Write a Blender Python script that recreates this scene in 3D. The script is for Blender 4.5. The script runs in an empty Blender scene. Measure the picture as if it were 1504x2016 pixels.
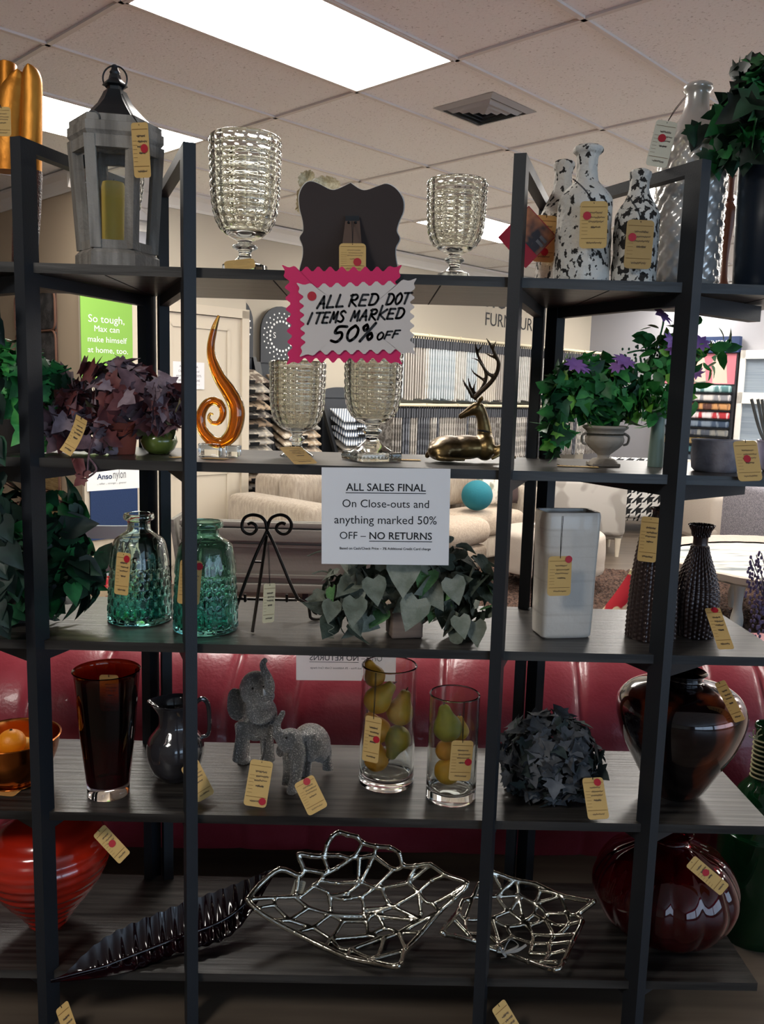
import bpy, bmesh, math, random
from mathutils import Vector, Matrix, noise
SC = bpy.context.scene
COL = SC.collection
# ------------------------------------------------------------------ camera
F, YAW, PIT, ROL, CZ = 1659.764, 0.0158425, 0.1418564, 0.0285457, 1.52
IW, IH = 1504, 2016
_fw = Vector((math.sin(YAW)*math.cos(PIT), math.cos(YAW)*math.cos(PIT), -math.sin(PIT)))
_r0 = Vector((math.cos(YAW), -math.sin(YAW), 0)); _u0 = _r0.cross(_fw)
_rt = math.cos(ROL)*_r0 + math.sin(ROL)*_u0
_up = -math.sin(ROL)*_r0 + math.cos(ROL)*_u0
CAMP = Vector((0, 0, CZ))
cd = bpy.data.cameras.new('camera'); cam = bpy.data.objects.new('camera', cd); COL.objects.link(cam)
cd.sensor_fit = 'HORIZONTAL'; cd.sensor_width = 36; cd.lens = F*36/IW; cd.clip_start = 0.05
m = Matrix((_rt, _up, -_fw)).transposed().to_4x4(); m.translation = CAMP; cam.matrix_world = m
SC.camera = cam
# ------------------------------------------------------------------ light, world, exposure
W = bpy.data.worlds.new('world'); SC.world = W; W.use_nodes = True
bg = W.node_tree.nodes['Background']; bg.inputs[0].default_value = (0.55, 0.75, 1.0, 1); bg.inputs[1].default_value = 3.0
TROFFER = 22.0
SC.view_settings.view_transform = 'Standard'; SC.view_settings.look = 'None'
SC.view_settings.exposure = 0.42; SC.view_settings.gamma = 1.0
cy = SC.cycles
cy.max_bounces = 12; cy.transmission_bounces = 12; cy.glossy_bounces = 5; cy.diffuse_bounces = 4
cy.transparent_max_bounces = 8; cy.sample_clamp_indirect = 4.0; cy.blur_glossy = 0.6
cy.use_denoising = True; cy.use_adaptive_sampling = True
# ------------------------------------------------------------------ geometry of the place
TH = 0.77863763
A = Vector((math.sin(TH), math.cos(TH), 0)); B = Vector((math.cos(TH), -math.sin(TH), 0)); Z = Vector((0, 0, 1))
ORG = Vector((-0.10912152, 4.23911059, 0)); HC = 2.9286
OA, OB = ORG.dot(A), ORG.dot(B)
D, DB = 1.8381, 2.2431                       # front and back line of the shelving
L1, L2, L3, L4, L5 = 1.7683, 1.3572, 0.9475, 0.5388, 0.1361   # shelf tops
WB, WN = -6.05, -5.58                        # fabric wall, nearer door wall (along B)
def AB(a, b, z=0.0): return a*A + b*B + Vector((0, 0, z))
def ray(px, py): return _rt*((px-IW/2)/F) + _up*((IH/2-py)/F) + _fw
def VP(px, py, y): d = ray(px, py); return CAMP + d*(y/d.y)
def HP(px, py, z): d = ray(px, py); return CAMP + d*((z-CZ)/d.z)
def WP(px, py, n, c): d = ray(px, py); return CAMP + d*(c/d.dot(n))
def mpp(P): return (P-CAMP).dot(_fw)/F       # metres per pixel at P
RND = random.Random(7)
# ------------------------------------------------------------------ materials
def srgb(h):
    h = h.lstrip('#'); o = []
    for i in (0, 2, 4):
        c = int(h[i:i+2], 16)/255; o.append(c/12.92 if c <= 0.04045 else ((c+0.055)/1.055)**2.4)
    return (*o, 1.0)
def mat(name, color, rough=0.5, metal=0.0, trans=0.0, ior=1.45, col2=None, scale=(8, 8, 8), ramp=(0.4, 0.6), detail=3, bump=0.0, bscale=60.0,
        coat=0.0, sheen=0.0, spec=0.5, zramp=None, ntype='noise', rough2=None, sss=0.0, bdist=0.01, grain=False):
    m = bpy.data.materials.new(name); m.use_nodes = True; nt = m.node_tree; N = nt.nodes; K = nt.links
    p = N['Principled BSDF']; I = p.inputs
    c = srgb(color)
    I['Base Color'].default_value = c; I['Roughness'].default_value = rough; I['Metallic'].default_value = metal
    I['Transmission Weight'].default_value = trans; I['IOR'].default_value = ior
    I['Coat Weight'].default_value = coat; I['Coat Roughness'].default_value = 0.05
    I['Sheen Weight'].default_value = sheen; I['Specular IOR Level'].default_value = spec
    if sss: I['Subsurface Weight'].default_value = sss; I['Subsurface Radius'].default_value = (0.02, 0.015, 0.006)
    m.diffuse_color = c
    tc = N.new('ShaderNodeTexCoord'); mp = N.new('ShaderNodeMapping'); K.new(tc.outputs['Object'], mp.inputs[0])
    mp.inputs['Scale'].default_value = scale
    fac = None
    if col2 is not None:
        if ntype == 'noise':
            t = N.new('ShaderNodeTexNoise'); t.inputs['Scale'].default_value = 1; t.inputs['Detail'].default_value = detail; out = t.outputs[0]
        elif ntype == 'voronoi':
            t = N.new('ShaderNodeTexVoronoi'); t.inputs['Scale'].default_value = 1; out = t.outputs['Distance']
        elif ntype == 'wave':
            t = N.new('ShaderNodeTexWave'); t.inputs['Scale'].default_value = 1; t.inputs['Distortion'].default_value = 1.5; out = t.outputs[1]
        elif ntype == 'checker':
            t = N.new('ShaderNodeTexChecker'); t.inputs['Scale'].default_value = 1; out = t.outputs[1]
        K.new(mp.outputs[0], t.inputs['Vector'])
        r = N.new('ShaderNodeValToRGB'); K.new(out, r.inputs[0])
        e = r.color_ramp.elements; e[0].position = ramp[0]; e[1].position = ramp[1]; e[0].color = c; e[1].color = srgb(col2)
        K.new(r.outputs[0], I['Base Color']); fac = r
        if rough2 is not None:
            r2 = N.new('ShaderNodeMapRange'); K.new(out, r2.inputs[0]); r2.inputs[1].default_value = ramp[0]; r2.inputs[2].default_value = ramp[1]
            r2.inputs[3].default_value = rough; r2.inputs[4].default_value = rough2; K.new(r2.outputs[0], I['Roughness'])
    if zramp:
        sx = N.new('ShaderNodeSeparateXYZ'); K.new(tc.outputs['Object'], sx.inputs[0])
        mr = N.new('ShaderNodeMapRange'); K.new(sx.outputs[2], mr.inputs[0]); mr.inputs[1].default_value = zramp[0]; mr.inputs[2].default_value = zramp[1]
        r = N.new('ShaderNodeValToRGB'); K.new(mr.outputs[0], r.inputs[0]); cs = zramp[2]
        while len(r.color_ramp.elements) < len(cs): r.color_ramp.elements.new(0.5)
        for i, (pp, cc) in enumerate(cs): r.color_ramp.elements[i].position = pp; r.color_ramp.elements[i].color = srgb(cc)
        K.new(r.outputs[0], I['Base Color'])
    if bump:
        t = N.new('ShaderNodeTexNoise'); t.inputs['Scale'].default_value = bscale; t.inputs['Detail'].default_value = 4; K.new(mp.outputs[0] if grain else tc.outputs['Object'], t.inputs['Vector'])
        b = N.new('ShaderNodeBump'); b.inputs['Strength'].default_value = bump; b.inputs['Distance'].default_value = bdist
        K.new(t.outputs[0], b.inputs['Height']); K.new(b.outputs[0], I['Normal'])
    return m
def translucent_paper(name, c):
    m = bpy.data.materials.new(name); m.use_nodes = True; N = m.node_tree.nodes; K = m.node_tree.links; N.remove(N['Principled BSDF'])
    d, t, x = N.new('ShaderNodeBsdfDiffuse'), N.new('ShaderNodeBsdfTranslucent'), N.new('ShaderNodeMixShader')
    for q in (d, t): q.inputs[0].default_value = srgb(c)
    x.inputs[0].default_value = .55; K.new(d.outputs[0], x.inputs[1]); K.new(t.outputs[0], x.inputs[2]); K.new(x.outputs[0], N['Material Output'].inputs[0]); return m
def thin_glass(name):
    m = bpy.data.materials.new(name); m.use_nodes = True; N = m.node_tree.nodes; K = m.node_tree.links; N.remove(N['Principled BSDF'])
    t, g, x, fr = N.new('ShaderNodeBsdfTransparent'), N.new('ShaderNodeBsdfGlossy'), N.new('ShaderNodeMixShader'), N.new('ShaderNodeFresnel')
    g.inputs['Roughness'].default_value = .02; t.inputs[0].default_value = (.95, .96, .95, 1); K.new(fr.outputs[0], x.inputs[0]); K.new(t.outputs[0], x.inputs[1]); K.new(g.outputs[0], x.inputs[2]); K.new(x.outputs[0], N['Material Output'].inputs[0]); return m
def emit(name, color, s):
    m = bpy.data.materials.new(name); m.use_nodes = True; p = m.node_tree.nodes['Principled BSDF'].inputs
    p['Base Color'].default_value = srgb(color); p['Emission Color'].default_value = srgb(color); p['Emission Strength'].default_value = s; return m
def houndstooth(name, a, b, s):
    m = bpy.data.materials.new(name); m.use_nodes = True; N = m.node_tree.nodes; K = m.node_tree.links; p = N['Principled BSDF']; p.inputs['Roughness'].default_value = .9
    tc = N.new('ShaderNodeTexCoord'); sx = N.new('ShaderNodeSeparateXYZ'); K.new(tc.outputs['Object'], sx.inputs[0])
    def mt(op, x, y=None):
        n = N.new('ShaderNodeMath'); n.operation = op
        for i, q in enumerate((x, y)):
            if q is None: continue
            if isinstance(q, (int, float)): n.inputs[i].default_value = q
            else: K.new(q, n.inputs[i])
        return n.outputs[0]
    u = mt('MULTIPLY', sx.outputs[0], s); v = mt('MULTIPLY', mt('ADD', sx.outputs[2], sx.outputs[1]), s)
    cu, cv = mt('FLOORED_MODULO', mt('FLOOR', u), 2), mt('FLOORED_MODULO', mt('FLOOR', v), 2)
    same = mt('COMPARE', cu, cv); same.node.inputs[2].default_value = .1
    dg = mt('GREATER_THAN', mt('FRACT', mt('MULTIPLY', mt('SUBTRACT', u, v), 1.0)), .5)
    r = mt('ADD', mt('MULTIPLY', same, cu), mt('MULTIPLY', mt('SUBTRACT', 1.0, same), dg))
    x = N.new('ShaderNodeMix'); x.data_type = 'RGBA'; K.new(r, x.inputs[0]); x.inputs[6].default_value = srgb(a); x.inputs[7].default_value = srgb(b); K.new(x.outputs[2], p.inputs['Base Color']); return m
# ------------------------------------------------------------------ mesh tools
class MB:
    def __init__(s): s.v, s.f, s.m = [], [], []
    def add(s, vs, fs, mi=0):
        o = len(s.v); s.v.extend(Vector(v) for v in vs)
        for f in fs: s.f.append(tuple(i+o for i in f)); s.m.append(mi)
    def bm(s, bm, M=None, mi=0):
        bm.verts.index_update()
        s.add([(M @ v.co) if M else v.co.copy() for v in bm.verts], [[v.index for v in f.verts] for f in bm.faces], mi); bm.free()
def frame(c, x=Vector((1, 0, 0)), y=Vector((0, 1, 0)), z=Vector((0, 0, 1))):
    M = Matrix((x, y, z)).transposed().to_4x4(); M.translation = c; return M
FAB = lambda a, b, z=0.0: frame(AB(a, b, z), A, -B, Z)      # local x along A, local y toward the back wall
def box(mb, c, s, M=None, mi=0):
    x, y, z = s[0]/2, s[1]/2, s[2]/2; c = Vector(c)
    vs = [c+Vector((i*x, j*y, k*z)) for i in (-1, 1) for j in (-1, 1) for k in (-1, 1)]
    if M: vs = [M @ v for v in vs]
    mb.add(vs, [(0, 1, 3, 2), (4, 6, 7, 5), (0, 4, 5, 1), (2, 3, 7, 6), (0, 2, 6, 4), (1, 5, 7, 3)], mi)
def rbox(mb, c, s, r, M=None, mi=0, seg=3, puff=0.0):
    bm = bmesh.new(); bmesh.ops.create_cube(bm, size=1.0)
    bmesh.ops.scale(bm, vec=Vector(s), verts=bm.verts)
    bmesh.ops.bevel(bm, geom=bm.edges[:]+bm.verts[:], offset=min(r, min(s)*0.49), segments=seg, profile=0.5, affect='EDGES')
    if puff:
        bmesh.ops.subdivide_edges(bm, edges=[e for e in bm.edges if e.calc_length() > r*1.5], cuts=5, use_grid_fill=True)
        for v in bm.verts:
            k = max(0, (1-(2*v.co.x/s[0])**2))*max(0, (1-(2*v.co.z/s[2])**2)) if s[1] == min(s) else max(0, (1-(2*v.co.x/s[0])**2))*max(0, (1-(2*v.co.y/s[1])**2))
            if s[1] == min(s): v.co.y += math.copysign(puff*k, v.co.y)
            else: v.co.z += math.copysign(puff*k, v.co.z)
    T = Matrix.Translation(Vector(c)); mb.bm(bm, (M @ T) if M else T, mi)
def beam(mb, p, q, w, h, up=Z, mi=0):
    p, q = Vector(p), Vector(q); d = q-p; L = d.length; d.normalize(); s = d.cross(up).normalized(); u = s.cross(d)
    box(mb, (0, 0, 0), (L, w, h), frame((p+q)/2, d, s, u), mi)
def catmull(pts, k=6, closed=False):
    n = len(pts); out = []
    P = lambda i: pts[i % n] if closed else pts[max(0, min(n-1, i))]
    dim = len(pts[0])
    for i in range(n if closed else n-1):
        a, b, c, d = P(i-1), P(i), P(i+1), P(i+2)
        for j in range(k):
            t = j/k
            out.append(tuple(0.5*(2*b[e]+(c[e]-a[e])*t+(2*a[e]-5*b[e]+4*c[e]-d[e])*t*t+(3*b[e]-a[e]-3*c[e]+d[e])*t**3) for e in range(dim)))
    if not closed: out.append(tuple(pts[-1]))
    return out
def tube(mb, pts, r, n=8, mi=0, closed=False, cap=True, flat=1.0):
    pts = [Vector(p) for p in pts]; m = len(pts); rr = r if isinstance(r, (list, tuple)) else [r]*m
    t0 = (pts[1]-pts[0]).normalized(); u = t0.orthogonal().normalized(); rings = []
    for i in range(m):
        t = (pts[(i+1) % m]-pts[i-1]) if closed else (pts[min(i+1, m-1)]-pts[max(i-1, 0)])
        t.normalize(); u = (u-t*u.dot(t)); u = u.normalized() if u.length > 1e-6 else t.orthogonal().normalized(); w = t.cross(u)
        rings.append([pts[i]+(u*math.cos(2*math.pi*k/n)+w*math.sin(2*math.pi*k/n)*flat)*rr[i] for k in range(n)])
    vs = [v for q in rings for v in q]; fs = []
    for i in range(m if closed else m-1):
        j = (i+1) % m
        for k in range(n): k2 = (k+1) % n; fs.append((i*n+k, i*n+k2, j*n+k2, j*n+k))
    if cap and not closed: fs += [tuple(range(n))[::-1], tuple((m-1)*n+k for k in range(n))]
    mb.add(vs, fs, mi)
def spline(mb, pts, r, k=6, n=8, mi=0, **kw):
    rr = r if isinstance(r, (list, tuple)) else [r]*len(pts)
    q = catmull([(*p, x) for p, x in zip(pts, rr)], k); tube(mb, [a[:3] for a in q], [a[3] for a in q], n, mi, **kw)
def lathe(mb, c, prof, n=48, rf=None, mi=0, M=None, arc=None):
    """prof: (radius, z absolute or local when M) from bottom to top; zero radius closes to a pole."""
    vs, fs, rows = [], [], []
    for r, z in prof:
        if r < 1e-6: rows.append([len(vs)]); vs.append(Vector((0, 0, z)))
        else:
            row = []
            for k in range(n):
                th = 2*math.pi*k/n; q = r+(rf(th, r, z) if rf else 0)
                row.append(len(vs)); vs.append(Vector((q*math.cos(th), q*math.sin(th), z)))
            rows.append(row)
    for a, b in zip(rows, rows[1:]):
        if len(a) == 1 and len(b) == 1: continue
        for k in range(n):
            k2 = (k+1) % n
            if len(a) == 1: fs.append((a[0], b[k2], b[k]))
            elif len(b) == 1: fs.append((a[k], a[k2], b[0]))
            else: fs.append((a[k], a[k2], b[k2], b[k]))
    if M is None: M = Matrix.Translation(Vector((c[0], c[1], 0)))
    mb.add([M @ v for v in vs], fs, mi)
def vessel(outer, t, zin, tb=None):
    """closed glass or ceramic shell from an outer profile (bottom to top); inside floor at zin"""
    outer = [(r, max(z, outer[0][1])) for r, z in outer]
    inner = [(max(r-t, 0.0005), z) for r, z in outer if z > zin+0.0005][::-1]
    return [(0, outer[0][1])]+list(outer)+[(inner[0][0]+t*0.5, outer[-1][1]+t*0.4)]+inner+[(0, zin)]
def resample(prof, step):
    out = [prof[0]]
    for (r0, z0), (r1, z1) in zip(prof, prof[1:]):
        L = math.hypot(r1-r0, z1-z0); k = max(1, int(math.ceil(L/step)))
        out += [(r0+(r1-r0)*j/k, z0+(z1-z0)*j/k) for j in range(1, k+1)]
    return out
def ppx(cx, y, pts, k=5):
    """profile in photo pixels (half width, row) at depth y -> metres; smoothed"""
    q = catmull(pts, k) if k else pts; out = []
    for hw, py in q:
        P = VP(cx, py, y); out.append((max(hw, 0.2)*mpp(P), P.z))
    return out
def ell(mb, c, r, M=None, n=20, m=12, mi=0):
    c = Vector(c); R = M or Matrix.Identity(3); vs, fs = [], []
    for i in range(1, m):
        ph = math.pi*i/m
        for k in range(n):
            th = 2*math.pi*k/n; vs.append(c+R @ Vector((r[0]*math.sin(ph)*math.cos(th), r[1]*math.sin(ph)*math.sin(th), r[2]*math.cos(ph))))
    vs += [c+R @ Vector((0, 0, r[2])), c+R @ Vector((0, 0, -r[2]))]; t, b = len(vs)-2, len(vs)-1
    for i in range(m-2):
        for k in range(n): k2 = (k+1) % n; fs.append((i*n+k, (i+1)*n+k, (i+1)*n+k2, i*n+k2))
    for k in range(n): k2 = (k+1) % n; fs += [(t, k, k2), (b, (m-2)*n+k2, (m-2)*n+k)]
    mb.add(vs, fs, mi)
def prism(mb, outline, off, mi=0, mi_side=None):
    """outline: 3D points of a flat polygon, off: thickness vector"""
    n = len(outline); o = [Vector(p) for p in outline]; off = Vector(off)
    mb.add(o+[p+off for p in o], [tuple(range(n))], mi)
    b = len(mb.v)-2*n
    mb.f.append(tuple(b+n+i for i in range(n))[::-1]); mb.m.append(mi)
    for i in range(n): j = (i+1) % n; mb.f.append((b+i, b+n+i, b+n+j, b+j)); mb.m.append(mi if mi_side is None else mi_side)
def grid(mb, fn, nu, nv, mi=0, thick=None):
    vs = [fn(i/nu, j/nv) for j in range(nv+1) for i in range(nu+1)]
    fs = [(j*(nu+1)+i, j*(nu+1)+i+1, (j+1)*(nu+1)+i+1, (j+1)*(nu+1)+i) for j in range(nv) for i in range(nu)]
    mb.add(vs, fs, mi)
# ------------------------------------------------------------------ objects
def tag(o, label=None, cat=None, group=None, kind=None):
    if label: o['label'] = label
    if cat: o['category'] = cat
    if group: o['group'] = group
    if kind: o['kind'] = kind
    return o
def thing(name, label, cat, loc, group=None):
    o = bpy.data.objects.new(name, None); o.empty_display_size = 0.05; COL.objects.link(o); o.location = Vector(loc); o['root'] = 1
    del o['root']
    return tag(o, label, cat, group)
def rootloc(p):
    l = Vector((0, 0, 0))
    while p is not None: l = l+p.location; p = p.parent
    return l
def finish(me, mats, angle=0.6, smooth=True):
    for x in (mats if isinstance(mats, (list, tuple)) else [mats]): me.materials.append(x)
    if smooth:
        me.shade_smooth()
        if angle: me.set_sharp_from_angle(angle=angle)
def part(name, mb, mats, parent=None, angle=0.6, smooth=True, loc=None, label=None):
    """mb holds world coordinates; the mesh is stored relative to its thing (or to loc)"""
    base = rootloc(parent) if parent else Vector(loc or (0, 0, 0))
    me = bpy.data.meshes.new(name); me.from_pydata([v-base for v in mb.v], [], mb.f)
    for p_, mi in zip(me.polygons, mb.m): p_.material_index = mi
    me.update(); finish(me, mats, angle, smooth)
    o = bpy.data.objects.new(name, me); COL.objects.link(o)
    if parent: o.parent = parent
    else: o.location = base
    if label: o['label'] = label
    return o
def struct(name, mb, mats, smooth=False): return tag(part(name, mb, mats, smooth=smooth), kind='structure')
def evalmesh(o):
    dg = bpy.context.evaluated_depsgraph_get(); return bpy.data.meshes.new_from_object(o.evaluated_get(dg))
def organic(name, mb, mats, parent, voxel, it=6, fac=0.5):
    """fuse overlapping solids into one continuous body"""
    me = bpy.data.meshes.new('t'); me.from_pydata(mb.v, [], mb.f); t = bpy.data.objects.new('t', me); COL.objects.link(t)
    r = t.modifiers.new('r', 'REMESH'); r.mode = 'VOXEL'; r.voxel_size = voxel
    s = t.modifiers.new('s', 'SMOOTH'); s.factor = fac; s.iterations = it
    bpy.context.view_layer.update(); m2 = evalmesh(t); bpy.data.objects.remove(t); bpy.data.meshes.remove(me)
    b = rootloc(parent)
    for v in m2.vertices: v.co -= b
    m2.materials.clear(); m2.name = name; finish(m2, mats, 0)
    o = bpy.data.objects.new(name, m2); COL.objects.link(o); o.parent = parent; return o
def text(name, s, m, parent, org, X, U, width=None, height=None, bold=0.0, center=True, squeeze=None, lines=None):
    """flat lettering; org = middle (or start) of the base line, X = reading direction, U = up"""
    cu = bpy.data.curves.new('t', 'FONT'); cu.body = s; cu.size = 1.0; cu.offset = bold; cu.extrude = 0.0; cu.resolution_u = 3
    t = bpy.data.objects.new('t', cu); COL.objects.link(t); bpy.context.view_layer.update(); me = evalmesh(t)
    bpy.data.objects.remove(t); bpy.data.curves.remove(cu)
    xs = [v.co.x for v in me.vertices]; x0, x1 = min(xs), max(xs); ys = [v.co.y for v in me.vertices]
    k = (width/(x1-x0)) if width else 1.0; ky = (height/max(ys)) if height else k
    if not width: k = ky
    off = (x0+x1)/2 if center else x0; b = rootloc(parent)
    for v in me.vertices: v.co = Vector(org)+Vector(X)*((v.co.x-off)*k)+Vector(U)*(v.co.y*ky)-b
    me.materials.clear(); me.materials.append(m); me.name = name
    o = bpy.data.objects.new(name, me); COL.objects.link(o); o.parent = parent; return o
def ribbon(mb, pts, w, nrm, mi=0):
    pts = [Vector(p) for p in pts]; n = Vector(nrm).normalized()
    for p, q in zip(pts, pts[1:]):
        d = q-p
        if d.length < 1e-6: continue
        s = d.normalized().cross(n)*w/2; mb.add([p+s, p-s, q-s, q+s], [(0, 1, 2, 3)], mi)
    for p in pts:
        u = n.orthogonal().normalized(); v = n.cross(u)
        mb.add([p+(u*math.cos(a*math.pi/4)+v*math.sin(a*math.pi/4))*w/2 for a in range(8)], [tuple(range(8))], mi)
def disc(mb, c, u, v, r, n=20, mi=0):
    mb.add([c+(u*math.cos(2*math.pi*k/n)+v*math.sin(2*math.pi*k/n))*r for k in range(n)], [tuple(range(n))], mi)
# ---- leaves
IVY = [(0, 0), (.16, -.10), (.42, -.12), (.38, .12), (.60, .32), (.32, .42), (.26, .62), (0, 1.0)]
HEART = [(0, 0), (.22, -.14), (.42, .02), (.44, .28), (.30, .58), (.12, .86), (0, 1.05)]
LONG = [(0, 0), (.12, .15), (.17, .4), (.13, .7), (0, 1.0)]
PETAL = [(0, 0), (.25, .1), (.45, .4), (.40, .75), (.15, .95), (0, .85)]
def leaf(mb, pos, d, up, size, shape, mi=0, fold=0.25, curl=0.25, wid=1.0):
    d = Vector(d).normalized(); s = d.cross(Vector(up)); s = s.normalized() if s.length > 1e-4 else d.orthogonal().normalized(); n = s.cross(d)
    P = lambda x, y: Vector(pos)+(s*x*wid+d*y+n*(abs(x)*fold-curl*y*y))*size
    out = [P(x, y) for x, y in shape]+[P(-x, y) for x, y in shape[-2:0:-1]]; k = len(out); out.append(P(0, .42))
    lo, hi = min(v.z for v in out), max(v.z for v in out)
    for L in (L1, L2, L3, L4, L5):                       # lie on a shelf rather than run through it
        if lo < L+.0015 and hi > L-.024:
            for v in out:
                if v.y > D-.012 and v.y < DB+.012 and -1.07 < v.x < .975: v.z = max(v.z, L+.0015) if hi > L-.004 else min(v.z, L-.024)
    mb.add(out, [(k, i, (i+1) % k) for i in range(k)], mi)
POSTS = [(-.733, D), (-.394, D), (.299, D), (.669, D), (-.589, DB), (-.546, DB), (.4315, DB), (.474, DB)]
def blocked(p, s):
    """a leaf here would run through a post or a shelf board"""
    if any((p.x-a)**2+(p.y-b)**2 < (.03+s*1.1)**2 for a, b in POSTS): return True
    return any(z-.045-s*.5 < p.z < z+.002+s*.45 and D-.02-s*.5 < p.y < DB+.02 for z in (L1, L2, L3, L4, L5))
def foliage(mb, c, r, n, size, shape, rnd, nm=3, droop=0.35, inner=0.45, yb=None, wid=1.0, zmin=None, w=None):
    c = Vector(c)
    for _ in range(n):
        while True:
            q = Vector((rnd.uniform(-1, 1), rnd.uniform(-1, 1), rnd.uniform(-1, 1)))
            if inner < q.length < 1: break
        p = c+Vector((q.x*r[0], q.y*r[1], q.z*r[2]))
        if zmin is not None and p.z < zmin: p.z = zmin+rnd.uniform(0, .02)
        if blocked(p, size): continue
        o = q.normalized()+Vector((rnd.uniform(-.5, .5), rnd.uniform(-.5, .5), rnd.uniform(-.5, .5)))
        d = o.orthogonal().normalized(); d.rotate(Matrix.Rotation(rnd.uniform(0, 6.28), 3, o.normalized())); d = d*.8+q*.5-Z*droop
        leaf(mb, p, d, o, size*rnd.uniform(.65, 1.25), shape, rnd.choices(range(nm), weights=w)[0] if w else rnd.randrange(nm), rnd.uniform(.05, .4), rnd.uniform(0, .4), wid)
# ------------------------------------------------------------------ materials in use
M = {}
M['ceil'] = mat('ceiling_tile', '#f8f7f5', 0.95, col2='#bdb8b4', scale=(90, 90, 90), ramp=(0.62, 0.78), detail=2, bump=0.25, bscale=70)
M['tbar'] = mat('ceiling_bar', '#e2dcd6', 0.6)
M['wall'] = mat('cream_paint', '#bdb3a2', 0.85)
M['wallshade'] = mat('shaded_wall_paint', '#b9a68e', 0.85)  # darker copy of the wall paint; the left faces' shade is put into the colour
M['graywall'] = mat('grey_paint', '#9a999e', 0.85)
M['white'] = mat('white_paint', '#e9e4dc', 0.5)
M['cream'] = mat('cream_gloss', '#c9bdaa', 0.45)
M['black'] = mat('black_metal', '#191b1f', 0.45, spec=0.4)
M['post'] = mat('black_frame', '#1b1e23', 0.5, spec=0.5, bump=0.05, bscale=300)
M['floor'] = mat('floor_planks', '#4c4138', 0.4, col2='#665a4e', scale=(1.2, 14, 1), ramp=(0.35, 0.7))
M['shelf'] = mat('grey_wood', '#191615', 0.36, col2='#423e3a', scale=(2.2, 55, 30), ramp=(0.36, 0.72), detail=5, bump=0.12, bscale=1.5, grain=True)
M['light'] = emit('light_panel', '#fffaf2', TROFFER)
M['red'] = mat('red_leather', '#8a2c38', 0.33, col2='#9a3a46', scale=(5, 5, 5), bump=0.12, bscale=90, coat=0.15)
M['beige'] = mat('beige_fabric', '#9d8f7f', 0.95, col2='#b5a796', scale=(60, 60, 12), ramp=(.35, .65), bump=0.4, bscale=200, sheen=0.2)
M['tan'] = mat('tan_fabric', '#a99785', 0.95, col2='#b8a692', scale=(60, 60, 60), bump=0.3, bscale=200, sheen=0.2)
M['brown'] = mat('brown_fabric', '#4b3a38', 0.9, bump=0.2)
M['teal'] = mat('teal_fabric', '#1c6b78', 0.85, bump=0.2)
M['floral'] = mat('floral_fabric', '#e6ddd0', 0.9, col2='#8d8f7c', scale=(9, 9, 9), ramp=(.52, .62))
M['redfloral'] = mat('red_floral_fabric', '#d9d1a8', 0.9, col2='#b01f2c', scale=(12, 12, 12), ramp=(.47, .5), detail=2)
M['cloudw'] = mat('swirl_fabric', '#aea79f', 0.9, col2='#938c84', scale=(5, 5, 5), ramp=(.47, .53), ntype='noise', detail=1)
M['hound'] = houndstooth('houndstooth_fabric', '#17191d', '#e4e2df', 17)
M['armch'] = mat('cream_fabric', '#b3a79b', 0.9, bump=0.2)
M['tweed'] = mat('grey_tweed', '#8f8a90', 0.95, col2='#6d6a72', scale=(80, 80, 80), bump=0.4, bscale=200)
M['greywood'] = mat('grey_painted_wood', '#77736c', 0.6, col2='#6a665f', scale=(2, 30, 30), bump=0.1)
M['shag'] = mat('brown_shag', '#33241e', 1.0, col2='#6b5144', scale=(40, 40, 40), ramp=(.35, .65), bump=1.0, bscale=40, bdist=0.05)
M['bluerug'] = mat('blue_grey_shag', '#5d7186', 1.0, col2='#8aa0b3', scale=(40, 40, 40), bump=1.0, bscale=40, bdist=0.05)
M['washed'] = mat('whitewashed_wood', '#b9b7b0', 0.6, col2='#5f6769', scale=(3, 12, 3), ramp=(.5, .66), bump=0.2)
M['paper'] = mat('white_paper', '#e3e1e2', 0.8)
M['ink'] = mat('black_ink', '#1a1a1c', 0.6)
M['greyink'] = mat('grey_ink', '#6d6d72', 0.7)
M['green_print'] = mat('green_poster', '#7fae48', 0.6)
M['blue_carpet'] = mat('blue_carpet', '#24385f', 0.95, bump=0.4, bscale=250)
M['navy'] = mat('navy_print', '#1d2f55', 0.6)
M['charcoal'] = mat('charcoal_board', '#3a3d42', 0.6)
M['whitep'] = mat('white_print', '#eef0ee', 0.6)
# ------------------------------------------------------------------ the room
def wallquad(name, p, q, z0, z1, m, th=0.08, nrm=None):
    mb = MB(); p, q = Vector(p), Vector(q); off = nrm*th
    prism(mb, [p+Z*z0, q+Z*z0, q+Z*z1, p+Z*z1], off); return struct(name, mb, m)
A0, A1, B0, B1 = -7.0, 10.31, -9.0, 7.0
mb = MB(); prism(mb, [AB(A0, B0), AB(A1, B0), AB(A1, B1), AB(A0, B1)], -Z*0.1)
fl = struct('floor', mb, M['floor'])
mb = MB(); prism(mb, [AB(A0, B0, HC), AB(A1, B0, HC), AB(A1, B1, HC), AB(A0, B1, HC)], Z*0.1); struct('ceiling', mb, M['ceil'])
mb = MB()
k = math.ceil((B0-OB)/.6096)
while OB+k*.6096 < B1:
    box(mb, ((A0+A1)/2, -(OB+k*.6096), HC-.004), (A1-A0, .022, .012), FAB(0, 0)); k += 1
k = math.ceil((A0-OA)/1.2192)
while OA+k*1.2192 < A1:
    box(mb, (OA+k*1.2192, -(B0+B1)/2, HC-.0045), (.022, B1-B0, .011), FAB(0, 0)); k += 1
struct('trim_1', mb, M['tbar'])
AC, AD = 2.81, 4.2                       # ends of the nearer door wall
wallquad('wall_left', AB(AC, B0), AB(AC, WN), 0, HC, M['wallshade'], nrm=A)
wallquad('wall_door', AB(AC+.081, WN), AB(AD, WN), 0, HC, M['wall'], nrm=-B)
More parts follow.
